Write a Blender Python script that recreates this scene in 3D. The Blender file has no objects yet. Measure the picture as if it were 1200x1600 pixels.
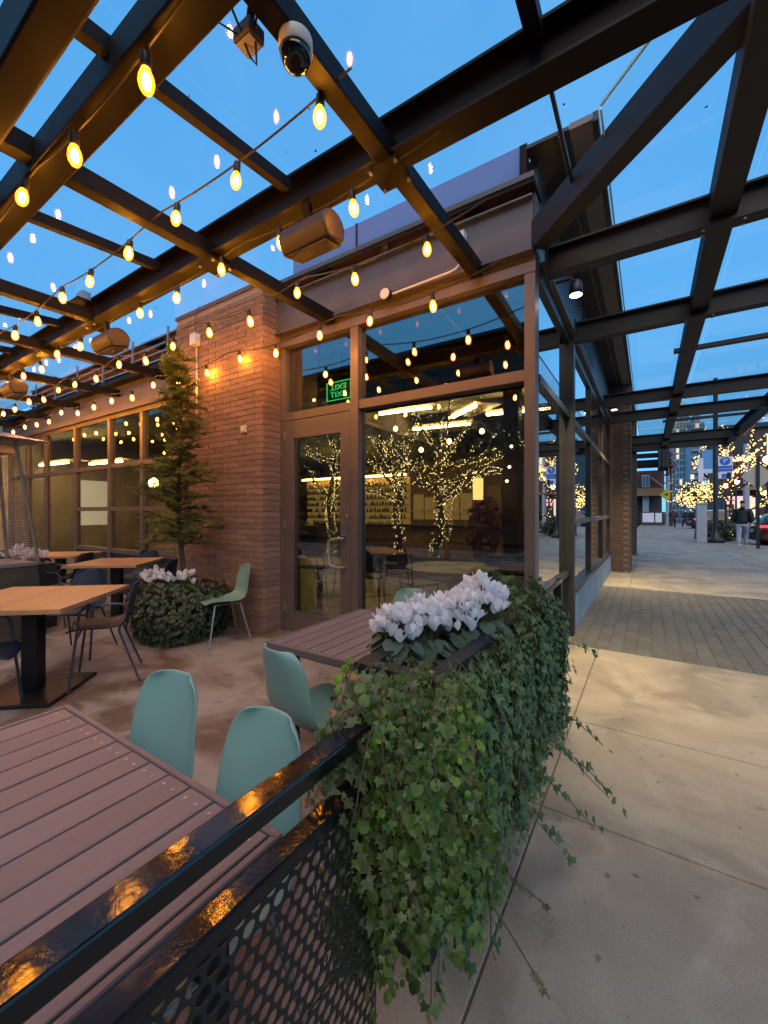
import bpy, bmesh, math, random
from math import sin, cos, pi, radians, sqrt
from mathutils import Vector, Matrix, noise as mnoise
random.seed(7)
rnd = random.random
def ru(a, b): return a + (b - a) * random.random()
S = bpy.context.scene
COL = S.collection

# ------------------------------------------------------------------ camera, sky, sun, exposure
FPX, CAMH = 640.0, 1.40
YAW = math.atan2(413, 640)
cam_d = bpy.data.cameras.new('camera'); cam = bpy.data.objects.new('camera', cam_d); COL.objects.link(cam)
cam_d.sensor_fit = 'VERTICAL'; cam_d.sensor_height = 36.0; cam_d.lens = 36.0 * FPX / 1600.0
cam_d.clip_start = 0.02; cam_d.clip_end = 3000
cam.location = (0, 0, CAMH); cam.rotation_euler = (pi / 2, 0, YAW)
S.camera = cam
S.render.resolution_x, S.render.resolution_y = 768, 1024
W = bpy.data.worlds.new('World'); S.world = W; W.use_nodes = True
wn = W.node_tree.nodes; wl = W.node_tree.links
bg = wn['Background']; sky = wn.new('ShaderNodeTexSky'); sky.sky_type = 'NISHITA'; sky.sun_disc = False
SUN_EL, SUN_ROT = radians(48.0), radians(150)
sky.sun_elevation = SUN_EL; sky.sun_rotation = SUN_ROT
sky.air_density = 1.0; sky.dust_density = 0.3; sky.ozone_density = 10.0
gam = wn.new('ShaderNodeGamma'); gam.inputs[1].default_value = 0.35; wl.new(sky.outputs[0], gam.inputs[0])
mul = wn.new('ShaderNodeMix'); mul.data_type = 'RGBA'; mul.blend_type = 'MULTIPLY'; mul.inputs[0].default_value = 1.0; mul.inputs[7].default_value = (0.86, 2.5, 3.85, 1)
wl.new(gam.outputs[0], mul.inputs[6])
wtc = wn.new('ShaderNodeTexCoord'); wns = wn.new('ShaderNodeTexNoise'); wns.inputs['Scale'].default_value = 2.2; wns.inputs['Detail'].default_value = 6; wns.inputs['Distortion'].default_value = 0.6
wl.new(wtc.outputs['Generated'], wns.inputs['Vector'])
wrp = wn.new('ShaderNodeMapRange'); wrp.inputs['From Min'].default_value = 0.42; wrp.inputs['From Max'].default_value = 0.78; wrp.inputs['To Max'].default_value = 0.10; wl.new(wns.outputs['Fac'], wrp.inputs[0])
cld = wn.new('ShaderNodeMix'); cld.data_type = 'RGBA'; cld.inputs[7].default_value = (3.6, 5.0, 6.0, 1)      # thin dusk cloud
wl.new(wrp.outputs[0], cld.inputs[0]); wl.new(mul.outputs[2], cld.inputs[6]); wl.new(cld.outputs[2], bg.inputs[0]); bg.inputs[1].default_value = 0.15
sun_d = bpy.data.lights.new('sun', 'SUN'); sun_d.energy = 1.9; sun_d.angle = radians(60); sun_d.color = (1.0, 0.68, 0.38)
sun = bpy.data.objects.new('sun', sun_d); COL.objects.link(sun)
sun.rotation_euler = (radians(42), 0, radians(30))
S.view_settings.view_transform = 'Standard'; S.view_settings.look = 'None'
S.view_settings.exposure = 0.2; S.view_settings.gamma = 1.0; S.view_settings.use_curve_mapping = False
S.render.engine = 'CYCLES'
S.cycles.use_denoising = True
try: S.cycles.denoiser = 'OPENIMAGEDENOISE'
except Exception: pass
S.cycles.max_bounces = 8; S.cycles.transparent_max_bounces = 24; S.cycles.glossy_bounces = 4
S.cycles.sample_clamp_indirect = 4.0; S.cycles.caustics_reflective = False; S.cycles.caustics_refractive = False
S.cycles.use_light_tree = True

CF = (-sin(YAW), cos(YAW)); CR = (cos(YAW), sin(YAW))
def at(px, py, X=None, Y=None, Z=None):
    "a point of the place on a known plane, from its bearing in the survey photograph"
    u = (px - 600) / FPX; v = (800 - py) / FPX
    d = (CF[0] + u * CR[0], CF[1] + u * CR[1], v)
    t = X / d[0] if X is not None else (Y / d[1] if Y is not None else (Z - CAMH) / d[2])
    return Vector((d[0] * t, d[1] * t, CAMH + d[2] * t))

# ------------------------------------------------------------------ materials
M = {}
def nt(name):
    m = bpy.data.materials.new(name); m.use_nodes = True
    n = m.node_tree.nodes; l = m.node_tree.links
    return m, n, l, n['Principled BSDF'], n['Material Output']
def lin(c): return (c[0], c[1], c[2], 1)
def mat(name, col, rough=0.6, metal=0.0, var=0.0, vscale=8.0, bump=0.0, bscale=60.0, col2=None, spec=0.5, objvar=0.0, stretch=None, coat=0.0):
    m, n, l, b, o = nt(name)
    b.inputs['Roughness'].default_value = rough; b.inputs['Metallic'].default_value = metal
    b.inputs['Specular IOR Level'].default_value = spec
    if coat: b.inputs['Coat Weight'].default_value = coat; b.inputs['Coat Roughness'].default_value = 0.1
    b.inputs['Base Color'].default_value = lin(col)
    out = None
    tc = n.new('ShaderNodeTexCoord')
    vec = tc.outputs['Object']
    if stretch:
        mp = n.new('ShaderNodeMapping'); mp.inputs['Scale'].default_value = stretch
        l.new(vec, mp.inputs['Vector']); vec = mp.outputs[0]
    if var > 0 or col2:
        ns = n.new('ShaderNodeTexNoise'); ns.inputs['Scale'].default_value = vscale; ns.inputs['Detail'].default_value = 6; ns.inputs['Roughness'].default_value = 0.62
        l.new(vec, ns.inputs['Vector'])
        rp = n.new('ShaderNodeValToRGB'); c2 = col2 or tuple(c * (1 - var) for c in col)
        rp.color_ramp.elements[0].position = 0.36; rp.color_ramp.elements[1].position = 0.66
        rp.color_ramp.elements[0].color = lin(c2); rp.color_ramp.elements[1].color = lin(col)
        l.new(ns.outputs['Fac'], rp.inputs[0]); out = rp.outputs[0]
        r2 = n.new('ShaderNodeMapRange'); r2.inputs['To Min'].default_value = max(0.03, rough - 0.12); r2.inputs['To Max'].default_value = min(1, rough + 0.12)
        l.new(ns.outputs['Fac'], r2.inputs[0]); l.new(r2.outputs[0], b.inputs['Roughness'])
    if objvar > 0:
        oi = n.new('ShaderNodeObjectInfo'); hs = n.new('ShaderNodeHueSaturation')
        mr = n.new('ShaderNodeMapRange'); mr.inputs['To Min'].default_value = 1 - objvar; mr.inputs['To Max'].default_value = 1 + objvar
        l.new(oi.outputs['Random'], mr.inputs[0]); l.new(mr.outputs[0], hs.inputs['Value'])
        if out: l.new(out, hs.inputs['Color'])
        else: hs.inputs['Color'].default_value = lin(col)
        out = hs.outputs[0]
    if out: l.new(out, b.inputs['Base Color'])
    if bump > 0:
        n2 = n.new('ShaderNodeTexNoise'); n2.inputs['Scale'].default_value = bscale; n2.inputs['Detail'].default_value = 5
        l.new(vec, n2.inputs['Vector'])
        bp = n.new('ShaderNodeBump'); bp.inputs['Strength'].default_value = bump; bp.inputs['Distance'].default_value = 0.01
        l.new(n2.outputs['Fac'], bp.inputs['Height']); l.new(bp.outputs[0], b.inputs['Normal'])
    M[name] = m
    return m
def glass(name, tint, base, ior=1.5, rough=0.0, gcol=(1, 1, 1)):
    m, n, l, b, o = nt(name); n.remove(b)
    tr = n.new('ShaderNodeBsdfTransparent'); tr.inputs[0].default_value = lin(tint)
    gl = n.new('ShaderNodeBsdfGlossy'); gl.inputs['Roughness'].default_value = rough; gl.inputs[0].default_value = lin(gcol)
    fr = n.new('ShaderNodeFresnel'); gm = n.new('ShaderNodeNewGeometry')      # the same reflection from either side of the pane
    iv = n.new('ShaderNodeMix'); iv.data_type = 'FLOAT'; iv.inputs[2].default_value = ior; iv.inputs[3].default_value = 1.0 / ior
    l.new(gm.outputs['Backfacing'], iv.inputs[0]); l.new(iv.outputs[0], fr.inputs[0])
    ad = n.new('ShaderNodeMath'); ad.operation = 'ADD'; ad.use_clamp = True; ad.inputs[1].default_value = base
    l.new(fr.outputs[0], ad.inputs[0])
    mx = n.new('ShaderNodeMixShader'); l.new(ad.outputs[0], mx.inputs[0]); l.new(tr.outputs[0], mx.inputs[1]); l.new(gl.outputs[0], mx.inputs[2])
    l.new(mx.outputs[0], o.inputs[0]); M[name] = m; return m
def emit(name, col, s, sample=True):
    m, n, l, b, o = nt(name)
    b.inputs['Base Color'].default_value = lin(tuple(min(1, c) * 0.3 for c in col)); b.inputs['Emission Color'].default_value = lin(col); b.inputs['Emission Strength'].default_value = s
    if not sample: m.cycles.emission_sampling = 'NONE'
    M[name] = m; return m
def leafmat(name, col, col2, rough=0.45, trans=0.25, vscale=9.0):
    m, n, l, b, o = nt(name)
    b.inputs['Roughness'].default_value = rough; b.inputs['Specular IOR Level'].default_value = 0.35
    ge = n.new('ShaderNodeNewGeometry'); oi = n.new('ShaderNodeObjectInfo')
    ad = n.new('ShaderNodeMath'); ad.operation = 'ADD'; l.new(ge.outputs['Random Per Island'], ad.inputs[0]); l.new(oi.outputs['Random'], ad.inputs[1])
    fr = n.new('ShaderNodeMath'); fr.operation = 'FRACT'; l.new(ad.outputs[0], fr.inputs[0])
    rp = n.new('ShaderNodeValToRGB'); rp.color_ramp.elements[0].color = lin(col); rp.color_ramp.elements[1].color = lin(col2)
    l.new(fr.outputs[0], rp.inputs[0]); l.new(rp.outputs[0], b.inputs['Base Color'])
    tl = n.new('ShaderNodeBsdfTranslucent'); l.new(rp.outputs[0], tl.inputs[0])
    mx = n.new('ShaderNodeMixShader'); mx.inputs[0].default_value = trans
    l.new(b.outputs[0], mx.inputs[1]); l.new(tl.outputs[0], mx.inputs[2]); l.new(mx.outputs[0], o.inputs[0])
    M[name] = m; return m

def concrete(name, base, stain, pale, grain=0.25):
    "concrete with broad stains, fine speckle and hairline wear"
    m, n, l, b, o = nt(name)
    ge = n.new('ShaderNodeNewGeometry'); pos = ge.outputs['Position']
    def noise(scale, det, dist=0.0):
        x = n.new('ShaderNodeTexNoise'); x.inputs['Scale'].default_value = scale; x.inputs['Detail'].default_value = det; x.inputs['Distortion'].default_value = dist
        l.new(pos, x.inputs['Vector']); return x.outputs['Fac']
    def ramp(f, a, bb, ca, cb):
        r = n.new('ShaderNodeValToRGB'); r.color_ramp.elements[0].position = a; r.color_ramp.elements[1].position = bb
        r.color_ramp.elements[0].color = ca; r.color_ramp.elements[1].color = cb; l.new(f, r.inputs[0]); return r.outputs[0]
    def mix(f, a, bb, blend='MIX'):
        x = n.new('ShaderNodeMix'); x.data_type = 'RGBA'; x.blend_type = blend
        if isinstance(f, float): x.inputs[0].default_value = f
        else: l.new(f, x.inputs[0])
        for i, c in ((6, a), (7, bb)):
            if isinstance(c, tuple): x.inputs[i].default_value = lin(c)
            else: l.new(c, x.inputs[i])
        return x.outputs[2]
    big = ramp(noise(1.1, 6, 1.4), 0.42, 0.62, (0, 0, 0, 1), (1, 1, 1, 1))
    c = mix(big, base, stain)
    med = ramp(noise(3.2, 6, 1.5), 0.5, 0.74, (0, 0, 0, 1), (0.7, 0.7, 0.7, 1))
    c = mix(med, c, pale)
    spots = ramp(noise(5.5, 2, 0.3), 0.70, 0.78, (1, 1, 1, 1), (0.62, 0.6, 0.58, 1))
    c = mix(1.0, c, spots, 'MULTIPLY')
    gum = ramp(noise(17, 1), 0.72, 0.76, (1, 1, 1, 1), (0.55, 0.53, 0.5, 1)); c = mix(1.0, c, gum, 'MULTIPLY')
    vo = n.new('ShaderNodeTexVoronoi'); vo.feature = 'DISTANCE_TO_EDGE'; vo.inputs['Scale'].default_value = 0.55
    wv = n.new('ShaderNodeTexNoise'); wv.inputs['Scale'].default_value = 3.0; wv.inputs['Detail'].default_value = 5; l.new(pos, wv.inputs['Vector'])
    wa = n.new('ShaderNodeMix'); wa.data_type = 'RGBA'; wa.blend_type = 'ADD'; wa.inputs[0].default_value = 0.5; l.new(pos, wa.inputs[6]); l.new(wv.outputs['Color'], wa.inputs[7]); l.new(wa.outputs[2], vo.inputs['Vector'])
    crack = ramp(vo.outputs['Distance'], 0.0, 0.004, (0.84, 0.83, 0.81, 1), (1, 1, 1, 1)); c = mix(1.0, c, crack, 'MULTIPLY')
    fine = ramp(noise(140, 3), 0.3, 0.7, (1 - grain, 1 - grain, 1 - grain, 1), (1, 1, 1, 1))
    c = mix(1.0, c, fine, 'MULTIPLY')
    l.new(c, b.inputs['Base Color'])
    mr = n.new('ShaderNodeMapRange'); mr.inputs['To Min'].default_value = 0.5; mr.inputs['To Max'].default_value = 0.85
    l.new(noise(2.5, 5), mr.inputs[0]); l.new(mr.outputs[0], b.inputs['Roughness'])
    bp = n.new('ShaderNodeBump'); bp.inputs['Strength'].default_value = 0.25; bp.inputs['Distance'].default_value = 0.004
    l.new(noise(90, 4), bp.inputs['Height']); l.new(bp.outputs[0], b.inputs['Normal'])
    M[name] = m; return m

concrete('sidewalk_concrete', (0.31, 0.262, 0.20), (0.20, 0.168, 0.128), (0.37, 0.325, 0.26))
concrete('patio_concrete', (0.37, 0.305, 0.25), (0.17, 0.105, 0.068), (0.46, 0.40, 0.34))
concrete('base_concrete', (0.34, 0.34, 0.34), (0.27, 0.27, 0.27), (0.4, 0.4, 0.4))
mat('asphalt', (0.05, 0.05, 0.052), 0.85, var=0.3, vscale=3, bump=0.4, bscale=200)
mat('joint_sand', (0.16, 0.15, 0.135), 0.95)
mat('paver', (0.105, 0.102, 0.095), 0.8, var=0.3, vscale=14, bump=0.3, bscale=120, objvar=0.14)
mat('steel', (0.0045, 0.0032, 0.0028), 0.6, 0.0, spec=0.2, var=0.35, vscale=6, bump=0.08, bscale=40)
mat('canopy_steel', (0.012, 0.0115, 0.013), 0.6, 0.0, var=0.35, vscale=6, bump=0.08, bscale=40)
mat('bronze_frame', (0.17, 0.135, 0.12), 0.45, 0.35, var=0.15, vscale=5)
mat('dark_frame', (0.035, 0.035, 0.037), 0.4, 0.3, var=0.2, vscale=5)
mat('fascia_metal', (0.13, 0.115, 0.12), 0.5, 0.3, var=0.2, vscale=2, bump=0.05, bscale=10)
mat('eave_panel', (0.035, 0.036, 0.042), 0.5, var=0.3, vscale=2)
mat('eave_trim', (0.24, 0.215, 0.21), 0.6, var=0.2, vscale=4)
mat('brick', (0.32, 0.185, 0.125), 0.85, var=0.4, vscale=22, bump=0.5, bscale=110, objvar=0.2)
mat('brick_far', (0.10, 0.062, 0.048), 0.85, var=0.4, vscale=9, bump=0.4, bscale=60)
mat('mortar', (0.40, 0.31, 0.245), 0.95, bump=0.3, bscale=150)
mat('dark_mortar', (0.12, 0.10, 0.085), 0.95)
mat('teal_plastic', (0.205, 0.385, 0.36), 0.42, var=0.06, vscale=3, bump=0.03, bscale=300)
mat('sage_plastic', (0.21, 0.35, 0.28), 0.45, var=0.06, vscale=3, bump=0.03, bscale=300)
mat('galvanised', (0.42, 0.42, 0.42), 0.4, 0.8, var=0.2, vscale=20)
mat('navy_plastic', (0.014, 0.022, 0.045), 0.5, var=0.15, vscale=4)
mat('navy_tube', (0.055, 0.062, 0.085), 0.45, 0.2)
mat('slat', (0.185, 0.135, 0.135), 0.55, var=0.18, vscale=5, bump=0.12, bscale=90, objvar=0.07, stretch=(14, 1.2, 14))
mat('slat_frame', (0.15, 0.11, 0.112), 0.5, var=0.15, vscale=5, bump=0.05)
mat('table_wood', (0.52, 0.29, 0.13), 0.45, col2=(0.36, 0.18, 0.075), vscale=3.0, bump=0.1, bscale=30, objvar=0.1, stretch=(2, 22, 6))
mat('black_gloss', (0.006, 0.005, 0.005), 0.11, 0.0, bump=0.028, bscale=60, coat=0.0)
mat('black_metal', (0.012, 0.012, 0.013), 0.4, 0.1, var=0.2, vscale=9)
mat('planter_black', (0.015, 0.016, 0.017), 0.55, var=0.2)
mat('soil', (0.03, 0.02, 0.014), 0.95, bump=0.6, bscale=80)
mat('white_plastic', (0.62, 0.60, 0.58), 0.45)
mat('speaker_brown', (0.03, 0.021, 0.018), 0.5, var=0.2, vscale=6, bump=0.25, bscale=400)
mat('dome_black', (0.006, 0.006, 0.007), 0.06, coat=0.6)
mat('cable_black', (0.012, 0.012, 0.012), 0.6)
mat('socket', (0.012, 0.011, 0.01), 0.45)
mat('conduit', (0.55, 0.47, 0.42), 0.4, 0.4)
mat('bark', (0.10, 0.065, 0.045), 0.9, var=0.4, vscale=20, bump=0.6, bscale=40)
mat('stem', (0.07, 0.055, 0.025), 0.8)
mat('vine_twig', (0.07, 0.05, 0.035), 0.8)
leafmat('ivy_olive', (0.045, 0.07, 0.022), (0.17, 0.19, 0.085))
leafmat('ivy_green', (0.028, 0.075, 0.012), (0.12, 0.19, 0.04))
leafmat('ivy_dark', (0.04, 0.08, 0.02), (0.125, 0.175, 0.055))
leafmat('lime_leaf', (0.09, 0.20, 0.012), (0.20, 0.33, 0.03))
leafmat('cyclamen_leaf', (0.045, 0.09, 0.05), (0.11, 0.15, 0.11))
leafmat('petal', (0.80, 0.79, 0.80), (0.88, 0.88, 0.88), rough=0.5, trans=0.45)
leafmat('conifer', (0.11, 0.15, 0.035), (0.33, 0.35, 0.11), rough=0.6, trans=0.4)
leafmat('shrub_leaf', (0.035, 0.055, 0.02), (0.10, 0.12, 0.05))
leafmat('far_leaf', (0.02, 0.04, 0.02), (0.05, 0.08, 0.04))
leafmat('red_leaf', (0.16, 0.02, 0.03), (0.28, 0.04, 0.05))
leafmat('dry_leaf', (0.35, 0.18, 0.06), (0.42, 0.25, 0.1))
glass('roof_glass', (0.95, 0.98, 0.99), 0.0, 1.2, gcol=(1.0, 0.62, 0.32))
glass('window_glass', (0.66, 0.67, 0.60), 0.13, 1.8)
glass('left_glass', (0.75, 0.75, 0.68), 0.03, 1.5)
glass('street_glass', (0.5, 0.54, 0.54), 0.34, 1.9)
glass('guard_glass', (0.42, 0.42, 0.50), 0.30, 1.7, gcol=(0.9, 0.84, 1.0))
_n = M['guard_glass'].node_tree.nodes; _l = M['guard_glass'].node_tree.links      # lavender sky reflection put into the panes as a diffuse colour
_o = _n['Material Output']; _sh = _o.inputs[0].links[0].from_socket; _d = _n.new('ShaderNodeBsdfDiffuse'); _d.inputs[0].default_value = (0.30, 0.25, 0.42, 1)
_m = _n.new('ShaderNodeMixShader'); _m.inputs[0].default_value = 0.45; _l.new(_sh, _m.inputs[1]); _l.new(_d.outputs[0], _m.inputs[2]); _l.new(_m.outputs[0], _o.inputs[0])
mat('glass_edge', (0.55, 0.9, 0.88), 0.2)  # pale cyan puts the light refracted along the pane edge into the colour
emit('bulb_glow', (1.0, 0.43, 0.05), 780.0)
def amber_shell():
    m, n, l, b, o = nt('amber_glass'); n.remove(b)
    tr = n.new('ShaderNodeBsdfTransparent'); tr.inputs[0].default_value = (1, .8, .45, 1); em = n.new('ShaderNodeEmission'); em.inputs[0].default_value = (1.0, 0.27, 0.012, 1); em.inputs[1].default_value = 7.5
    mx = n.new('ShaderNodeMixShader'); mx.inputs[0].default_value = 0.42; l.new(tr.outputs[0], mx.inputs[1]); l.new(em.outputs[0], mx.inputs[2]); l.new(mx.outputs[0], o.inputs[0])
    m.cycles.emission_sampling = 'NONE'; M['amber_glass'] = m
amber_shell()
_n = M['bulb_glow'].node_tree.nodes; _l = M['bulb_glow'].node_tree.links      # no two filaments burn alike
_oi = _n.new('ShaderNodeObjectInfo'); _mr = _n.new('ShaderNodeMapRange'); _mr.inputs['To Min'].default_value = 300; _mr.inputs['To Max'].default_value = 720
_l.new(_oi.outputs['Random'], _mr.inputs[0]); _l.new(_mr.outputs[0], _n['Principled BSDF'].inputs['Emission Strength'])
emit('fairy_glow', (1.0, 0.76, 0.34), 24.0, False)
emit('fairy_far', (1.0, 0.66, 0.22), 3.0, False)
emit('tube_light', (1.0, 0.78, 0.38), 60.0)
emit('backlit_panel', (1.0, 0.58, 0.13), 0.45)
emit('pass_panel', (1.0, 0.62, 0.18), 0.3)
emit('sconce_lens', (1.0, 0.86, 0.6), 14.0)
emit('lantern_glow', (1.0, 0.74, 0.25), 3.0)
emit('shelf_glow', (1.0, 0.66, 0.16), 40.0)
emit('exit_green', (0.05, 1.0, 0.25), 1.6)
emit('tail_red', (1.0, 0.05, 0.05), 1.6, False)
emit('street_lamp_glow', (1.0, 0.70, 0.34), 8.0, False)
emit('pendant_glow', (1.0, 0.70, 0.26), 22.0)
mat('room_wall', (0.40, 0.29, 0.18), 0.8, var=0.3, vscale=1.5)
mat('room_floor', (0.10, 0.085, 0.07), 0.4, var=0.3, vscale=2)
mat('room_ceiling', (0.17, 0.14, 0.10), 0.8)
mat('room_wood', (0.30, 0.17, 0.08), 0.4, var=0.3, vscale=6)
mat('room_dark', (0.02, 0.02, 0.022), 0.5)
mat('screen_black', (0.006, 0.006, 0.007), 1.0, spec=0.0)
mat('bottle', (0.03, 0.02, 0.01), 0.15)
mat('hood_wood', (0.50, 0.33, 0.15), 0.5, var=0.2, vscale=3)
mat('heater_steel', (0.30, 0.27, 0.24), 0.35, 0.7, var=0.2, vscale=8)
mat('heater_olive', (0.085, 0.075, 0.05), 0.4, 0.3, var=0.2, vscale=4)
glass('heater_tube', (0.9, 0.92, 0.9), 0.05, 1.45)
mat('far_dark_building', (0.06, 0.05, 0.048), 0.8, var=0.3, vscale=0.4)
mat('brown_wall', (0.13, 0.085, 0.065), 0.85, var=0.3, vscale=0.5)
mat('far_brick', (0.16, 0.06, 0.045), 0.85, var=0.3, vscale=1.0)
mat('far_pale', (0.42, 0.44, 0.46), 0.7, var=0.15, vscale=0.6)
mat('far_wood', (0.40, 0.20, 0.07), 0.6, var=0.2, vscale=1.0)
mat('tower_wall', (0.60, 0.62, 0.60), 0.7, var=0.15, vscale=0.2)
mat('tower_wall_blue', (0.30, 0.36, 0.42), 0.6, var=0.15, vscale=0.2)
mat('tower_glass', (0.16, 0.25, 0.32), 0.15, var=0.3, vscale=0.3)
emit('tower_lit', (1.0, 0.85, 0.55), 0.9, False)
mat('banner_white', (0.66, 0.68, 0.74), 0.7)
mat('banner_blue', (0.03, 0.12, 0.50), 0.6)
mat('banner_sky', (0.12, 0.30, 0.55), 0.6)
mat('sign_yellow', (0.62, 0.45, 0.02), 0.5)
mat('sign_back', (0.45, 0.38, 0.30), 0.5, 0.3)
mat('pale_post', (0.36, 0.37, 0.41), 0.6, var=0.15, vscale=5)
mat('car_red', (0.10, 0.012, 0.014), 0.25, 0.4, coat=0.8)
mat('car_glass', (0.015, 0.018, 0.022), 0.05)
mat('car_chrome', (0.6, 0.6, 0.62), 0.2, 0.9)
mat('tyre', (0.014, 0.014, 0.014), 0.8)
mat('jacket_black', (0.012, 0.012, 0.015), 0.75, var=0.3, vscale=12)
mat('jacket_plum', (0.06, 0.025, 0.035), 0.75)
mat('jeans', (0.27, 0.30, 0.38), 0.85, var=0.25, vscale=14)
mat('dark_trousers', (0.02, 0.022, 0.03), 0.85)
mat('skin', (0.50, 0.31, 0.22), 0.55)
mat('shoe', (0.35, 0.35, 0.37), 0.6)
mat('hair', (0.012, 0.009, 0.008), 0.6)

# ------------------------------------------------------------------ geometry helpers
class MB:
    def __init__(s): s.v = []; s.f = []; s.mi = []; s.cur = 0
    def add(s, vs, fs):
        k = len(s.v); s.v.extend([tuple(v) for v in vs])
        for f in fs: s.f.append(tuple(i + k for i in f)); s.mi.append(s.cur)
        return s
    def box(s, x0, x1, y0, y1, z0, z1, bev=0.0):
        if bev <= 0:
            vs = [(x, y, z) for z in (z0, z1) for y in (y0, y1) for x in (x0, x1)]
            return s.add(vs, [(0, 2, 3, 1), (4, 5, 7, 6), (0, 1, 5, 4), (2, 6, 7, 3), (0, 4, 6, 2), (1, 3, 7, 5)])
        b = bev   # chamfer round the top
        vs = [(x0, y0, z0), (x1, y0, z0), (x1, y1, z0), (x0, y1, z0), (x0, y0, z1 - b), (x1, y0, z1 - b), (x1, y1, z1 - b), (x0, y1, z1 - b),
              (x0 + b, y0 + b, z1), (x1 - b, y0 + b, z1), (x1 - b, y1 - b, z1), (x0 + b, y1 - b, z1)]
        fs = [(3, 2, 1, 0), (8, 9, 10, 11)]
        for i in range(4):
            j = (i + 1) % 4; fs += [(i, j, j + 4, i + 4), (i + 4, j + 4, j + 8, i + 8)]
        return s.add(vs, fs)
    def bar(s, p0, p1, w, h, up=(0, 0, 1), prof=None):
        "sweep a closed profile (side, up) between two points; default a rectangle whose bottom is on the line"
        p0 = Vector(p0); p1 = Vector(p1); d = (p1 - p0).normalized(); u = Vector(up)
        sd = d.cross(u).normalized(); u = sd.cross(d).normalized()
        pr = prof or [(-w / 2, 0), (w / 2, 0), (w / 2, h), (-w / 2, h)]
        n = len(pr); vs = [p + sd * a + u * b for p in (p0, p1) for a, b in pr]
        fs = [(i, (i + 1) % n, n + (i + 1) % n, n + i) for i in range(n)] + [tuple(reversed(range(n))), tuple(range(n, 2 * n))]
        return s.add(vs, fs)
    def ibeam(s, p0, p1, w, h, tf=0.016, tw=0.012):
        a, b = w / 2, tw / 2
        pr = [(-a, 0), (a, 0), (a, tf), (b, tf), (b, h - tf), (a, h - tf), (a, h), (-a, h), (-a, h - tf), (-b, h - tf), (-b, tf), (-a, tf)]
        p0 = Vector(p0); p1 = Vector(p1); d = (p1 - p0).normalized(); sd = d.cross(Vector((0, 0, 1))).normalized(); u = sd.cross(d)
        n = 12; vs = [p + sd * x + u * y for p in (p0, p1) for x, y in pr]
        fs = [(i, (i + 1) % n, n + (i + 1) % n, n + i) for i in range(n)]
        for k, rev in ((0, True), (n, False)):
            for q in ((0, 1, 2, 11), (10, 3, 4, 9), (8, 5, 6, 7)):
                q = tuple(k + i for i in q); fs.append(tuple(reversed(q)) if rev else q)
        return s.add(vs, fs)
    def tube(s, pts, r, n=8, cap=True):
        pts = [Vector(p) for p in pts]; m = len(pts); rs = r if isinstance(r, (list, tuple)) else [r] * m
        k = len(s.v); prev = None
        for i, p in enumerate(pts):
            d = (pts[min(i + 1, m - 1)] - pts[max(i - 1, 0)]); d = d.normalized() if d.length > 1e-9 else Vector((0, 0, 1))
            if prev is None:
                a = Vector((0, 0, 1)) if abs(d.z) < 0.9 else Vector((1, 0, 0)); sd = d.cross(a).normalized()
            else: sd = (prev - d * prev.dot(d)); sd = sd.normalized() if sd.length > 1e-6 else d.orthogonal().normalized()
            prev = sd; up = d.cross(sd)
            for j in range(n):
                t = 2 * pi * j / n; s.v.append(tuple(p + (sd * cos(t) + up * sin(t)) * rs[i]))
        for i in range(m - 1):
            for j in range(n):
                a, b = k + i * n + j, k + i * n + (j + 1) % n
                s.f.append((a, b, b + n, a + n)); s.mi.append(s.cur)
        if cap:
            s.f.append(tuple(k + j for j in reversed(range(n)))); s.mi.append(s.cur)
            s.f.append(tuple(k + (m - 1) * n + j for j in range(n))); s.mi.append(s.cur)
        return s
    def lathe(s, prof, c=(0, 0, 0), n=16, axis=None):
        "prof: (radius, height); axis: optional direction"
        c = Vector(c); q = Vector((0, 0, 1)).rotation_difference(Vector(axis)) if axis is not None else None
        k = len(s.v); m = len(prof)
        for r, z in prof:
            for j in range(n):
                t = 2 * pi * j / n; v = Vector((max(r, 1e-4) * cos(t), max(r, 1e-4) * sin(t), z))
                if q: v = q @ v
                s.v.append(tuple(c + v))
        for i in range(m - 1):
            for j in range(n):
                a, b = k + i * n + j, k + i * n + (j + 1) % n
                s.f.append((a, b, b + n, a + n)); s.mi.append(s.cur)
        s.f.append(tuple(k + j for j in reversed(range(n)))); s.mi.append(s.cur)
        s.f.append(tuple(k + (m - 1) * n + j for j in range(n))); s.mi.append(s.cur)
        return s
    def prism(s, poly, lo, hi, ax='z'):
        n = len(poly)
        def pt(a, b, h): return (a, b, h) if ax == 'z' else ((a, h, b) if ax == 'y' else (h, a, b))
        vs = [pt(a, b, lo) for a, b in poly] + [pt(a, b, hi) for a, b in poly]
        return s.add(vs, [(i, (i + 1) % n, n + (i + 1) % n, n + i) for i in range(n)] + [tuple(reversed(range(n))), tuple(range(n, 2 * n))])
    def quad(s, a, b, c, d): return s.add([a, b, c, d], [(0, 1, 2, 3)])
    def mesh(s, name, mats, smooth=False, off=(0, 0, 0), weld=False):
        me = bpy.data.meshes.new(name)
        o = Vector(off); me.from_pydata([(v[0] - o[0], v[1] - o[1], v[2] - o[2]) for v in s.v], [], s.f)
        for m in (mats if isinstance(mats, (list, tuple)) else [mats]): me.materials.append(M[m])
        if any(s.mi): me.polygons.foreach_set('material_index', s.mi)
        bm = bmesh.new(); bm.from_mesh(me)
        if weld: bmesh.ops.remove_doubles(bm, verts=bm.verts, dist=1e-4)
        bmesh.ops.recalc_face_normals(bm, faces=bm.faces) if len(s.f) < 6000 else None
        bm.to_mesh(me); bm.free()
        if smooth:
            me.polygons.foreach_set('use_smooth', [True] * len(me.polygons))
            if smooth != 'all': me.set_sharp_from_angle(angle=radians(40))
        me.update(); return me
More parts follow.
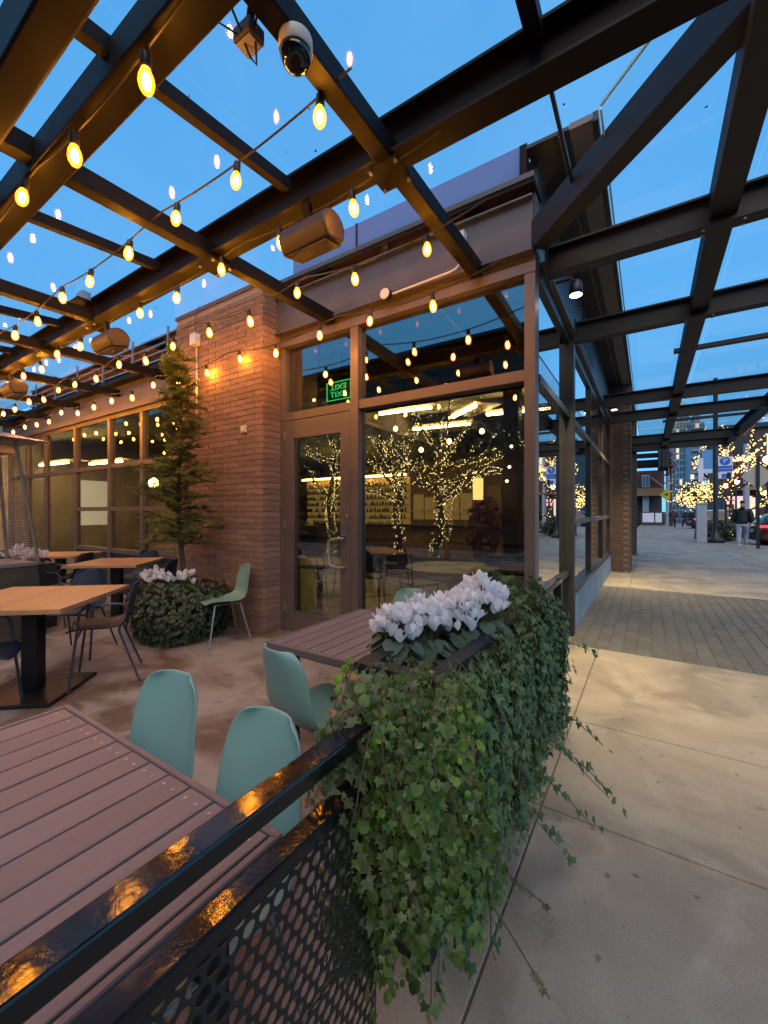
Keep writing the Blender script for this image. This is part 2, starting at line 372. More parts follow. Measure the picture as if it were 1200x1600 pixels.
    def build(s, name, mats, parent=None, smooth=False, weld=False, kind=None, label=None):
        off = tuple(root_of(parent).location) if parent else (0, 0, 0)
        o = link(name, s.mesh(name, mats, smooth, off, weld), parent)
        if kind: o['kind'] = kind
        if label: o['label'] = label
        return o
def root_of(o):
    while o.parent: o = o.parent
    return o
def link(name, data, parent=None, loc=None):
    o = bpy.data.objects.new(name, data); COL.objects.link(o)
    if parent: o.parent = parent
    if loc is not None: o.location = loc
    return o
def tag(o, label, cat, group=None):
    o['label'] = label; o['category'] = cat
    if group: o['group'] = group
    return o
def thing(name, label, cat, loc=(0, 0, 0), group=None):
    o = link(name, None, None, loc); o.empty_display_size = 0.1
    return tag(o, label, cat, group)
KIDS = {}
def copy_tree(src, parent=None, kids=None):
    kids = kids if kids is not None else childmap()
    c = src.copy(); COL.objects.link(c); c.parent = parent
    for ch in kids.get(src.name, []): copy_tree(ch, c, kids)
    return c
def childmap():
    d = {}
    for o in bpy.data.objects:
        if o.parent: d.setdefault(o.parent.name, []).append(o)
    return d
def structure(o): o['kind'] = 'structure'; return o
def B(name, m, parent, *boxes, bev=0.0, smooth=False, label=None):
    mb = MB()
    for b in boxes: mb.box(*b, bev=bev)
    return mb.build(name, m, parent, smooth, label=label)
def bevel_mod(o, w=0.004, seg=1):
    md = o.modifiers.new('bevel', 'BEVEL'); md.width = w; md.segments = seg; md.limit_method = 'ANGLE'; return o

def ivy_leaf(r, fold=.18, lobes=True):
    "five-lobed leaf in the xy plane, stalk at the origin, tip along +y"
    pol = [(0, 0), (.28, -.16), (.52, -.10), (.40, .12), (.72, .34), (.36, .40), (.20, .62), (0, 1.0), (-.20, .62), (-.36, .40), (-.72, .34), (-.40, .12), (-.52, -.10), (-.28, -.16)]
    v = [(x * r, y * r, abs(x) * r * fold - y * y * r * .12) for x, y in pol]; v.append((0, .3 * r, 0))
    n = len(pol); return v, [(i, (i + 1) % n, n) for i in range(n)]
def round_leaf(r):
    v = [(.5 * r * cos(a) , .5 * r + .5 * r * sin(a), .06 * r * cos(2 * a)) for a in [2 * pi * k / 7 for k in range(7)]]; v.append((0, .5 * r, .08 * r))
    return v, [(i, (i + 1) % 7, 7) for i in range(7)]
def heart_leaf(r):
    pol = [(0, .12), (.22, -.05), (.45, .05), (.52, .35), (.35, .72), (0, 1.0), (-.35, .72), (-.52, .35), (-.45, .05), (-.22, -.05)]
    v = [(x * r, y * r, abs(x) * r * .22) for x, y in pol]; v.append((0, .4 * r, 0)); n = len(pol)
    return v, [(i, (i + 1) % n, n) for i in range(n)]
def orient(nrm, tip):
    nrm = Vector(nrm).normalized(); tip = Vector(tip); tip = (tip - nrm * tip.dot(nrm))
    tip = tip.normalized() if tip.length > 1e-4 else nrm.orthogonal().normalized()
    return Matrix((tip.cross(nrm), tip, nrm)).transposed()

# ------------------------------------------------------------------ ground
g = MB().box(-900, 900, -900, 1500, -0.6, -0.16).build('ground', 'asphalt'); structure(g)
# sidewalk of separate cast slabs
sw = structure(MB().box(-0.80, 6.0, -6.0, 60.0, -0.15, -0.012).build('sidewalk', 'joint_sand'))
def slab(x0, x1, y0, y1, m='sidewalk_concrete', parent=sw, top=0.0):
    gp = 0.0035
    return MB().box(x0 + gp, x1 - gp, y0 + gp, y1 - gp, -0.06, top, bev=0.004).build('slab', m, parent)
PY0, PY1 = 4.72, 8.80
ys = [-4.0, -1.9, 0.2, 2.05, 3.02, PY0]
for i in range(len(ys) - 1):
    slab(-0.80, -0.43, ys[i], ys[i + 1]); slab(-0.43, 2.2, ys[i], ys[i + 1]); slab(2.2, 6.0, ys[i], ys[i + 1])
ys = [PY1, 12.1, 15.4, 18.7, 22.0, 26.0, 31.0, 37.0, 45.0, 60.0]
for i in range(len(ys) - 1):
    slab(-0.80, -0.30, ys[i], ys[i + 1]); slab(-0.30, 2.2, ys[i], ys[i + 1]); slab(2.2, 6.0, ys[i], ys[i + 1])
# paver band across the sidewalk: the large ones singly, the rest joined
PW, PL = 0.125, 0.25
pm = MB().box(-PW / 2 + 0.003, PW / 2 - 0.003, -PL / 2 + 0.003, PL / 2 - 0.003, -0.05, 0.0, bev=0.006).mesh('paver', 'paver')
pav = []
nx = int((6.0 + 0.72) / PW); ny = int(round((PY1 - PY0) / PL))
for i in range(nx):
    for j in range(ny + 1):
        x = -0.72 + PW * (i + 0.5); y = PY0 + PL * (j + (0.5 if i % 2 else 0.0))
        y0 = max(PY0, y - PL / 2); y1 = min(PY1, y + PL / 2)
        if y1 - y0 < 0.03: continue
        pav.append((x, y0, y1))
pav.sort(key=lambda p: (p[0] > 0.19 * p[2] + 0.1, p[0] ** 2 + p[1] ** 2))
rest = MB()
for k, (x, y0, y1) in enumerate(pav):
    z = ru(-0.003, 0.001)
    if k < 300:
        o = link('paver', pm, sw, (x, (y0 + y1) / 2, z)); o.scale = (1, (y1 - y0) / PL, 1); o.rotation_euler = (ru(-.01, .01), ru(-.01, .01), 0)
    else: rest.box(x - PW / 2 + .003, x + PW / 2 - .003, y0 + .003, y1 - .003, -.05, z, bev=.005)
rest.build('paver_field', 'paver', sw, kind='stuff')
# patio of big cast slabs
pt = structure(MB().box(-16.0, -0.80, -7.0, 3.62, -0.15, -0.012).build('patio_floor', 'joint_sand'))
xs = [-16, -13.4, -10.2, -7.1, -4.0, -0.80]; ys = [-7, -4.2, -1.1, 2.07, 3.62]
for i in range(len(xs) - 1):
    for j in range(len(ys) - 1): slab(xs[i], xs[i + 1], ys[j], ys[j + 1], 'patio_concrete', pt)
# street and far kerb
structure(B('street', 'asphalt', None, (6.12, 15.0, -60, 70, -0.158, -0.13)))
structure(B('kerb', 'base_concrete', None, (6.0, 6.12, -60, 60, -0.15, 0.0), bev=0.01))

# ------------------------------------------------------------------ restaurant building
bld = thing('restaurant_building', 'brick and bronze-metal restaurant with glass corner storefront and glass door', 'building', (-0.76, 3.45, 0))
LY, LH = 3.6, 3.16
FY, CX = 3.45, -0.76          # facade plane, street plane
HZ = 3.33                     # top of storefront glass
# --- brick pillar beside the door, every visible brick its own piece
PX0, PX1, PYF, PZ = -5.42, -3.68, 3.165, 4.0
pil = MB().box(PX0 + .009, PX1 - .009, PYF + .009, FY + .25, -0.04, PZ).build('brick_pillar', 'mortar', bld)
MB().box(PX0 - .01, PX1 + .01, PYF - .012, FY + .27, PZ, PZ + .05, bev=.006).build('coping', 'fascia_metal', bld)
CH = 0.0667; BLn = 0.29
bmesh_brick = MB().box(-BLn / 2 + .005, BLn / 2 - .005, 0, .05, .005, CH - .005, bev=.002).mesh('brick', 'brick')
bmesh_half = MB().box(-.142 + .0, .142 - .005, 0, .05, .005, CH - .005, bev=.002).mesh('brick_header', 'brick')
bricks = []
for c in range(int(PZ / CH)):
    z = c * CH
    x = PX1 - (BLn / 2 if c % 2 else 0)
    if c % 2: bricks.append((PX1 - BLn / 4, z, 'h'))
    while x - BLn > PX0 - .01:
        bricks.append((x - BLn / 2, z, 'f')); x -= BLn
    if x - PX0 > .05: bricks.append(((x + PX0) / 2, z, 'w%f' % (x - PX0)))
bricks.sort(key=lambda b: -(b[0] + (2.0 if b[1] > 0.15 else 0)) if b[0] > -5.2 else 99)
restb = MB(); count = 0
off = Vector(bld.location)
for (x, z, k) in bricks:
    w = BLn if k == 'f' else (BLn / 2 if k == 'h' else float(k[1:]))
    dy = ru(-.002, .002)
    if count < 236 and k == 'f':
        o = link('brick', bmesh_brick, pil, Vector((x, PYF + dy, z)) - off); count += 1
    else: restb.box(x - w / 2 + .005, x + w / 2 - .005, PYF + dy, PYF + .05, z + .005, z + CH - .005)
# return face (towards the door): one brick deep
for c in range(int(PZ / CH)):
    z = c * CH
    if count < 296:
        o = link('brick', bmesh_half, pil, Vector((PX1 - .0, PYF + .1425, z)) - off); o.rotation_euler = (0, 0, pi / 2); count += 1
restb.build('brick_field', 'brick', pil, kind='stuff')
# --- storefront frame (bronze), door facade
FT = 0.06
def fx(x0, x1, z0, z1, y0=FY - .03, y1=FY + .09): return (x0, x1, y0, y1, z0, z1)
DX0, DX1 = -3.66, -2.58      # door bay
B('jamb', 'bronze_frame', bld, fx(DX0, DX0 + .07, 0, HZ)); B('mullion', 'bronze_frame', bld, fx(DX1 - .04, DX1 + .06, 0, HZ, FY - .04))
B('corner_mullion', 'bronze_frame', bld, (CX - .085, CX + .0, FY - .042, FY + .09, 0, HZ))
B('header', 'bronze_frame', bld, (DX0, CX + .004, FY - .05, FY + .088, HZ, HZ + .085))
B('transom', 'bronze_frame', bld, fx(DX0 + .07, DX1 - .04, 2.47, 2.56)); B('transom', 'bronze_frame', bld, fx(DX1 + .06, CX - .085, 2.47, 2.56))
B('sill', 'bronze_frame', bld, fx(DX1 + .06, CX - .085, 0.0, 0.14))
def pane(x0, x1, z0, z1, m='window_glass', y=FY + .03):
    return MB().box(x0, x1, y, y + .008, z0, z1).build('pane', m, bld)
pane(DX0 + .07, DX1 - .04, 2.56, HZ); pane(DX1 + .06, CX - .085, 2.56, HZ); pane(DX1 + .06, CX - .085, .14, 2.47)
# door leaf
dr = MB(); a0, a1 = DX0 + .078, DX1 - .048
dr.box(a0, a0 + .13, FY - .035, FY + .02, .01, 2.46); dr.box(a1 - .13, a1, FY - .035, FY + .02, .01, 2.46)
dr.box(a0 + .13, a1 - .13, FY - .034, FY + .019, 2.25, 2.459); dr.box(a0 + .13, a1 - .13, FY - .034, FY + .019, .011, .25)
door = dr.build('door', 'bronze_frame', bld)
MB().box(a0 + .13, a1 - .13, FY - .01, FY - .002, .25, 2.25).build('door_pane', 'window_glass', door)
hx = a1 - .065
MB().tube([(hx, FY - .035, 1.12), (hx, FY - .075, 1.12), (hx - .05, FY - .09, 1.12), (hx - .15, FY - .095, 1.11), (hx - .175, FY - .095, 1.075), (hx - .175, FY - .095, .86), (hx - .15, FY - .095, .825), (hx - .05, FY - .09, .815), (hx, FY - .075, .815), (hx, FY - .035, .815)], .0125, 10).build('handle', 'galvanised', door, smooth=True)
kp = MB().box(hx - .028, hx + .028, FY - .06, FY - .035, 1.15, 1.30).build('keypad', 'galvanised', door)
kb = MB()
for i in range(5):
    for j in (-.012, .012): kb.box(hx + j - .006, hx + j + .006, FY - .064, FY - .06, 1.17 + i * .025, 1.182 + i * .025)
kb.build('keypad_buttons', 'black_metal', door)
MB().lathe([(.02, 0), (.02, .012)], (hx + .035, FY - .035, 1.36), 12, (0, -1, 0)).build('lock_cylinder', 'galvanised', door)
for z in (.3, 1.25, 2.3): MB().box(DX0 + .056, DX0 + .085, FY - .048, FY - .034, z - .05, z + .05).build('hinge', 'galvanised', door)
B('threshold', 'galvanised', bld, (DX0 + .06, DX1 - .04, FY - .08, FY + .1, .0, .012))
# --- fascia and steel channel above the storefront
fa = MB(); fa.box(PX1, CX - .004, FY - .02, FY + .12, HZ + .085, 3.98); fa.build('fascia', 'fascia_metal', bld)
fc = MB(); fc.ibeam((PX1 + .01, FY - .07, 3.47), (CX - .01, FY - .07, 3.47), .10, .44, .016, .012); fc.build('fascia_channel', 'fascia_metal', bld)
B('ledge', 'steel', bld, (PX1, CX + .01, FY - .13, FY + .14, 3.985, 4.02)); B('ledge_flashing', 'fascia_metal', bld, (PX1, CX + .012, FY - .14, FY - .02, 4.023, 4.065))
# glass guard on the ledge
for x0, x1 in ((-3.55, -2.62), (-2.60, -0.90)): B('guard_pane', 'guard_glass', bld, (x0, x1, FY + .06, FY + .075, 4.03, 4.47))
B('guard_joint', 'black_metal', bld, (-2.62, -2.60, FY + .05, FY + .085, 4.03, 4.47)); B('guard_post', 'steel', bld, (-.90, -.84, FY + .02, FY + .10, 4.03, 4.44))
# street-side eave seen from below
ev = MB().box(-.84, -.52, FY - .0, 16.0, 4.37, 4.40).build('eave', 'eave_panel', bld)
B('eave_strip', 'eave_trim', bld, (-.515, -.36, FY - .003, 16.0, 4.36, 4.41)); B('eave_edge', 'black_metal', bld, (-.355, -.315, FY + .003, 16.0, 4.35, 4.42))
B('eave_rib', 'eave_trim', bld, (-.60, -.59, FY + .01, 16.0, 4.355, 4.37))
B('upper_wall', 'eave_panel', bld, (-1.1, CX - .02, FY + .14, 11.0, HZ + .30, 4.37))
# --- street facade
SY = [3.54, 5.10, 7.10, 9.05, 10.85]
B('street_header', 'dark_frame', bld, (CX - .09, CX + .003, FY + .09, 10.9, HZ, HZ + .11)); B('street_fascia', 'fascia_metal', bld, (CX - .1, CX - .012, FY + .1, 10.9, HZ + .11, HZ + .32))
B('street_flange', 'fascia_metal', bld, (CX - .01, CX + .055, FY + .1, 10.9, HZ + .115, HZ + .135))
B('street_post', 'dark_frame', bld, (CX - .07, CX + .05, 5.06, 5.18, 0.0, HZ))
for y in SY[2:4]: B('street_mullion', 'dark_frame', bld, (CX - .07, CX + .012, y - .03, y + .03, .48, HZ))
B('street_mullion', 'dark_frame', bld, (CX - .07, CX + .012, 10.80, 10.86, .48, HZ))
B('street_transom', 'dark_frame', bld, (CX - .07, CX + .01, FY + .09, 5.06, 2.47, 2.54)); B('street_transom', 'dark_frame', bld, (CX - .07, CX + .01, FY + .09, 5.06, .02, .10))
B('street_transom', 'dark_frame', bld, (CX - .07, CX + .01, FY + .09, 5.06, .68, .73))
for z in (1.25, 2.47): B('street_transom', 'bronze_frame', bld, (CX - .07, CX + .008, 5.18, 10.8, z, z + .07))
def spane(y0, y1, z0, z1): return B('street_pane', 'street_glass', bld, (CX - .035, CX - .027, y0, y1, z0, z1))
spane(FY + .09, 5.06, 2.54, HZ); spane(FY + .09, 5.06, .73, 2.47); spane(FY + .09, 5.06, .10, .68)
yy = [5.18, 7.07, 7.13, 9.02, 9.08, 10.80]
for i in (0, 2, 4):
    for z0, z1 in ((.5, 1.25), (1.32, 2.47), (2.54, HZ)): spane(yy[i], yy[i + 1], z0, z1)
B('street_plinth', 'base_concrete', bld, (CX - .1, CX + .03, 5.18, 10.9, 0, .44), bev=.01); B('street_sill', 'dark_frame', bld, (CX - .09, CX + .05, 5.18, 10.86, .443, .50))
B('louvre_frame', 'galvanised', bld, (CX - .03, CX - .005, 6.1, 7.5, 3.70, 4.25))
lv = MB()
for i in range(9): lv.box(CX - .004, CX + .012, 6.13, 7.47, 3.73 + i * .058, 3.755 + i * .058)
lv.build('louvre', 'dark_frame', bld)
# street brick piers
def pier(x0, x1, y0, y1, zt):
    core = MB().box(x0 + .01, x1 - .01, y0 + .01, y1 - .01, 0, zt).build('street_pier', 'dark_mortar', bld); mb = MB()
    for c in range(int(zt / CH)):
        z = c * CH; sft = .145 if c % 2 else 0
        y = y0 - sft
        while y < y1 - .02:
            a, b = max(y, y0), min(y + .29, y1)
            mb.box(x1 - .04, x1, a + .004, b - .004, z + .004, z + CH - .004); y += .29
        xa = x1 - (.0 if c % 2 else .145) ; mb.box(x0, xa - .004, y0, y0 + .04, z + .004, z + CH - .004)
    mb.build('pier_bricks', 'brick_far', core, kind='stuff')
pier(-1.05, -.34, 11.0, 11.75, 4.34); pier(-.95, -.322, 15.5, 16.2, 4.34)
B('far_street_wall', 'far_dark_building', bld, (-1.1, CX + .0, 11.75, 15.4, 0, 4.4)); B('roof', 'eave_panel', bld, (PX0, -.86, FY + .15, 16.0, 3.99, 4.03)); B('left_roof', 'eave_panel', bld, (-16, PX0, LY + .3, 16.0, 3.62, 3.66))
# --- left wing: fascia, roller window wall, roof railing
B('left_fascia', 'fascia_metal', bld, (-14, PX0 - .005, LY - .06, LY + .1, LH + .1, 3.62)); B('left_fascia_ledge', 'bronze_frame', bld, (-14, PX0 - .004, LY - .10, LY + .12, LH, LH + .095))
B('left_soffit', 'steel', bld, (-14, PX0 - .004, LY - .2, LY + .14, 3.623, 3.69)); B('left_parapet', 'steel', bld, (-14, PX0 - .003, LY + .12, LY + .3, 3.3, 3.76))
lm = [-13.6, -12.4, -11.3, -9.75, -8.3, -7.15, -5.98]
for x in lm: B('left_mullion', 'bronze_frame', bld, (x - .045, x + .045, LY - .035, LY + .06, .0, LH))
for z in (.66, 1.42, 2.2, LH - .07):
    for i in range(3, 6): B('left_rail', 'bronze_frame', bld, (lm[i] + .045, lm[i + 1] - .045, LY - .03, LY + .055, z, z + .075))
for z in (2.2, LH - .07):
    for i in range(0, 3): B('left_rail', 'bronze_frame', bld, (lm[i] + .045, lm[i + 1] - .045, LY - .03, LY + .055, z, z + .075))
B('left_kick', 'navy_plastic', bld, (lm[3] + .045, PX0, LY, LY + .06, 0, .66)); B('left_end', 'bronze_frame', bld, (lm[6] + .045, PX0 + .02, LY - .02, LY + .07, .66, LH))
for i in range(6):
    zz = (((.735, 1.42), (1.495, 2.2), (2.275, LH - .07)) if i >= 3 else ((.02, 2.2), (2.275, LH - .07)))
    for z0, z1 in zz: B('left_pane', 'left_glass', bld, (lm[i] + .045, lm[i + 1] - .045, LY + .01, LY + .018, z0, z1))
rl = MB().box(-14, PX0 - .03, LY + .55, LY + .57, 3.70, 4.66).build('roof_screen', 'screen_black', bld)
for i in range(6): B('screen_rail', 'galvanised', rl, (-14, PX0 - .05, LY + .50, LY + .525, 3.92 + i * .14, 3.95 + i * .14))
for x in [-13.5 + 1.25 * k for k in range(7)]: B('screen_post', 'galvanised', rl, (x - .02, x + .02, LY + .465, LY + .50, 3.70, 4.74))
# --- fittings on the facade
c = thing('fascia_speaker', 'round white disc fitting on the grey fascia above the window, fed by a curved conduit', 'fixture', (-2.1, FY - .15, 3.47))
MB().lathe([(.052, 0), (.058, .01), (.058, .055), (.05, .06)], (-2.1, FY - .125, 3.47), 24, (0, -1, 0)).build('housing', 'black_metal', c, True)
MB().lathe([(.05, 0), (.05, .004), (.044, .006)], (-2.1, FY - .186, 3.47), 24, (0, -1, 0)).build('cover', 'white_plastic', c, True)
MB().tube([(-2.06, FY - .14, 3.47)] + [(-2.06 + .12 * i, FY - .14, 3.47 + .004 * i) for i in range(1, 6)] + [(-1.40, FY - .14, 3.50), (-1.365, FY - .14, 3.53), (-1.355, FY - .14, 3.57), (-1.355, FY - .14, 3.66)], .009, 8).build('conduit', 'white_plastic', c, True)
MB().box(-1.405, -1.305, FY - .19, FY - .125, 3.66, 3.78).build('junction_box', 'white_plastic', c)
c = thing('brick_conduit', 'vertical conduit with a white junction box on the brick pillar', 'conduit', (-4.90, PYF, 2.4))
MB().tube([(-4.92, PYF - .018, 2.35), (-4.92, PYF - .018, 3.55)], .014, 8).build('pipe', 'conduit', c, True)
bevel_mod(MB().box(-4.98, -4.86, PYF - .085, PYF - .001, 3.55, 3.70).build('junction_box', 'white_plastic', c), .006)
MB().tube([(-4.92, PYF - .04, 3.70), (-4.925, PYF - .04, 3.95), (-4.92, PYF + .02, 4.08)], .006, 6).build('cable', 'cable_black', c)
for z in (2.6, 3.1): MB().box(-4.955, -4.885, PYF - .006, PYF - .001, z, z + .03).build('strap', 'conduit', c)
c = thing('wall_outlet_cover', 'small square white cover plate on the brick pillar', 'cover plate', (-3.99, PYF, 2.3))
bevel_mod(MB().box(-4.05, -3.945, PYF - .022, PYF - .003, 2.33, 2.42).build('plate', 'conduit', c), .004)
MB().box(-4.025, -3.97, PYF - .028, PYF - .022, 2.35, 2.40).build('flap', 'white_plastic', c)

# ------------------------------------------------------------------ pergola over the patio and canopy over the sidewalk
per = thing('pergola', 'dark steel pergola with glass roof over the restaurant patio', 'pergola', (-1.23, 3.4, 0))
def zr(y): return 3.40 + .033 * (y - 3.45)          # underside of the steel
def xbeam(name, x0, x1, y, z, w, h, m='steel', par=per):
    mb = MB().ibeam((x0, y, z), (x1, y, z), w, h); return mb.build(name, m, par)
xbeam('girder', -13.5, 2.2, 1.97, 3.37, .15, .22); bevel_mod(MB().bar((-13.5, .90, 3.26), (.40, .90, 3.26), .145, .16).build('girder', 'steel', per), .008, 2)
bevel_mod(MB().bar((-13.5, .60, 3.18), (.40, .60, 3.18), .13, .22).build('edge_beam', 'steel', per), .012, 3)
PUR = [-1.23, -2.84, -4.80, -6.15, -7.75, -9.35, -10.95, -12.55]
for x in PUR:
    y1 = FY - .08 if x > -4 else (1.92 if x > -5 else LY - .1)
    bevel_mod(MB().bar((x, -0.4, zr(-.4)), (x, y1, zr(y1)), .10, .115).build('purlin', 'steel', per), .006, 2)
def zb(y): return 3.46 + .10 * (y - 1.9)
for x in (-1.95, -3.52, -5.5, -6.95, -8.55, -10.15):
    MB().bar((x, .66, zb(.66)), (x, 1.90, zb(1.90)), .055, .075).build('glazing_bar', 'steel', per)
MB().bar((-.43, 1.0, 3.5), (-.43, 1.93, 3.53), .07, .08).build('glazing_bar', 'steel', per)
B('glazing_joint', 'black_metal', per, (-.445, -.425, 2.05, 3.40, 3.635, 3.66))
gx = [-13.4, -11.75, -10.15, -8.55, -6.95, -5.5, -3.52, -1.95, -.435]
def slope_pane(x0, x1, y0, y1, z0, z1, par, n='roof_pane'):
    mb = MB(); t = .012
    mb.add([(x0, y0, z0), (x1, y0, z0), (x1, y1, z1), (x0, y1, z1), (x0, y0, z0 + t), (x1, y0, z0 + t), (x1, y1, z1 + t), (x0, y1, z1 + t)],
           [(3, 2, 1, 0), (4, 5, 6, 7), (0, 1, 5, 4), (1, 2, 6, 5), (2, 3, 7, 6), (3, 0, 4, 7)])
    return mb.build(n, 'roof_glass', par)
for i in range(len(gx) - 1):
    slope_pane(gx[i] + .008, gx[i + 1] - .008, -.6, 1.96, 3.50, 3.62, per); slope_pane(gx[i] + .008, gx[i + 1] - .008, 1.98, 3.30, 3.625, 3.675, per)
for x in PUR[:5]:
    for y in (.90, 1.97):
        MB().box(x - .10, x + .10, y - .095, y + .095, zr(y) - .008 - (.14 if y < 1 else .035), zr(y) - (.14 if y < 1 else .035)).build('joint_plate', 'steel', per) if y > 1 else None
        if y > 1:
            bl = MB()
            for a in (-.08, .08):
                for b_ in (-.075, .075): bl.lathe([(.012, -.012), (.012, 0)], (x + a, y + b_, zr(y) - .043), 6)
            bl.build('joint_bolts', 'galvanised', per)
can = thing('sidewalk_canopy', 'dark steel and glass canopy over the sidewalk along the storefront', 'canopy', (.44, 5.25, 3.4))
XE = 1.95
CYS = [3.62, 5.20, 8.70, 10.35, 13.8, 15.4]
for y in CYS: xbeam('cross_beam', CX + .06, XE, y, 3.36, .12, .22, 'canopy_steel', can)
for y in CYS:
    MB().box(CX + .05, CX + .066, y - .10, y + .10, 3.34, 3.60).build('end_plate', 'canopy_steel', can)
    for xx in (.43, XE):
        bl = MB()
        for a in (-.035, .035):
            for b_ in (-.11, .11): bl.lathe([(.011, -.012), (.011, 0)], (xx + b_, y + a, 3.36), 6)
        bl.build('joint_bolts', 'galvanised', can)
for y in (7.03, 12.3): bevel_mod(MB().bar((.30, y, 3.62), (XE + .3, y, 3.62), .07, .06).build('glass_bar', 'canopy_steel', can), .004)
bevel_mod(MB().bar((.43, -1.0, 3.42), (.43, 16.2, 3.42), .15, .20).build('long_beam', 'canopy_steel', can), .006)
xb = MB().ibeam((XE, -1.0, 3.40), (XE, 16.2, 3.40), .16, .24).build('edge_beam', 'canopy_steel', can)
hip = MB().bar((CX + .02, FY - .02, 3.50), (CX + .02 + 1.36, FY - .02 - 1.36, 3.50), .14, .22).build('hip_beam', 'canopy_steel', can); bevel_mod(hip, .01, 2)
MB().bar((.30, 2.50, 3.60), (.44, 2.50, 3.60), .09, .06).build('glass_clamp', 'canopy_steel', can)
for (y0, y1) in ((3.05, 5.27), (5.29, 7.02), (7.04, 8.8), (8.82, 10.55), (10.57, 12.29), (12.31, 14.05), (14.07, 15.9)):
    for x0, x1 in ((-.22, .60), (.62, 2.4)): slope_pane(x0, x1, y0, y1, 3.685, 3.685, can)
B('glass_rim', 'glass_edge', can, (-.232, -.2205, 2.62, 15.9, 3.683, 3.70))
MB().bar((-.225, 2.60, 3.683), (.55, 1.82, 3.683), .012, .017).build('glass_rim', 'glass_edge', can)
MB().prism([(-.22, 2.62), (.55, 1.85), (2.4, 1.85), (2.4, 3.04), (-.22, 3.04)], 3.685, 3.697).build('canopy_pane', 'roof_glass', can)
lt = MB(); random.seed(99)
for k in range(34):
    x = ru(-6, .4); y = ru(.0, 3.2); zz = 3.62 + .047 * (y - 1.2) + .05; R_ = orient((ru(-.2, .2), ru(-.2, .2), 1), (ru(-1, 1), ru(-1, 1), 0)); v, f = heart_leaf(ru(.008, .02)); lt.add([R_ @ Vector(q) + Vector((x, y, zz)) for q in v], f)
lo_ = lt.build('leaf_litter', 'bark'); lo_['kind'] = 'stuff'; tag(lo_, 'scattered bits of fallen leaf lying on the glass roof', 'leaf litter')
# sconces under the canopy
for k, (y, lab) in enumerate(((4.05, 'lit black downlight nearest the glass corner under the sidewalk canopy'), (9.0, 'lit black downlight farther along the street facade by the brick pier'))):
    x, z = -.55, 3.36
    c = thing('downlight', lab, 'lamp', (x, y, z), 'downlights along the street facade')
    MB().lathe([(.055, 0), (.06, .01), (.052, .10), (.03, .13)], (x, y, z), 20).build('shade', 'black_metal', c, True)
    MB().lathe([(.05, 0), (.05, .004)], (x, y, z - .003), 20).build('lens', 'sconce_lens', c)
    MB().tube([(x, y, z + .11), (x - .04, y, z + .16), (CX + .0, y, z + .16)], .014, 8).build('arm', 'black_metal', c, True)
    ld = bpy.data.lights.new('downlight_beam', 'SPOT'); ld.energy = 760 if k == 0 else 860; ld.color = (1, .74, .36); ld.spot_size = radians(104); ld.spot_blend = 1.0; ld.shadow_soft_size = .05
    lo = link('downlight_beam', ld, c, (0, 0, -.01)); lo.rotation_euler = (radians(10), radians(-16), 0)

# ------------------------------------------------------------------ string lights
sock_me = MB().lathe([(.008, 0), (.015, -.006), (.0165, -.03), (.0165, -.045), (.013, -.05)][::-1], (0, 0, 0), 10).mesh('lamp_socket', 'socket', True)
bulb_me = MB().lathe([(.004, -.125), (.013, -.121), (.021, -.108), (.0245, -.09), (.022, -.072), (.015, -.055), (.012, -.047)], (0, 0, 0), 12).mesh('bulb', 'amber_glass', 'all')
core_me = MB().lathe([(.003, -.112), (.010, -.106), (.0135, -.092), (.012, -.076), (.006, -.062)], (0, 0, 0), 8).mesh('filament', 'bulb_glow', 'all')
def string_lights(y, x0, x1, zs, label, step=.62, sag=.07, y1=None, phase=.5, sup=1.6):
    n = int(abs(x1 - x0) / step); y1 = y if y1 is None else y1
    def P(s):   # s in metres from the start
        f = s / abs(x1 - x0); x = x0 + (x1 - x0) * f
        q = (s % sup) / sup
        return Vector((x, y + (y1 - y) * f, zs - sag * 4 * q * (1 - q)))
    t = thing('string_lights', label, 'string lights', P(0), 'string lights under the pergola')
    MB().tube([P(k * .155) for k in range(int(abs(x1 - x0) / .155) + 1)], .0055, 6).build('cable', 'cable_black', t, True)
    for k in range(n):
        p = P(step * (k + phase)) + Vector((0, ru(-.01, .01), 0))
        s = link('lamp_socket', sock_me, t, p - t.location); b = link('bulb', bulb_me, s); link('filament', core_me, s)
        s.rotation_euler = (ru(-.16, .16), ru(-.16, .16), 0); k_ = ru(1.12, 1.28); s.scale = (k_, k_, k_)
    return t
string_lights(.835, -1.2, -11.8, 3.25, 'string of warm bulbs along the girder nearest the top left corner', phase=.72)
string_lights(1.44, -1.1, -11.8, 3.36, 'string of warm bulbs running from the white dome camera across open glass', step=.6, phase=.3, sag=.05, y1=1.55)
string_lights(1.93, -.9, -11.8, 3.36, 'string of warm bulbs hung along the girder with the speakers', phase=.93, sag=.06, y1=2.03)
string_lights(2.53, -.85, -11.8, 3.38, 'string of warm bulbs passing below the reflecting glass guard', phase=.7, sag=.09)
string_lights(3.08, -.95, -11.8, 3.30, 'string of warm bulbs close to the fascia and the brick pillar', phase=.9, sag=.09)

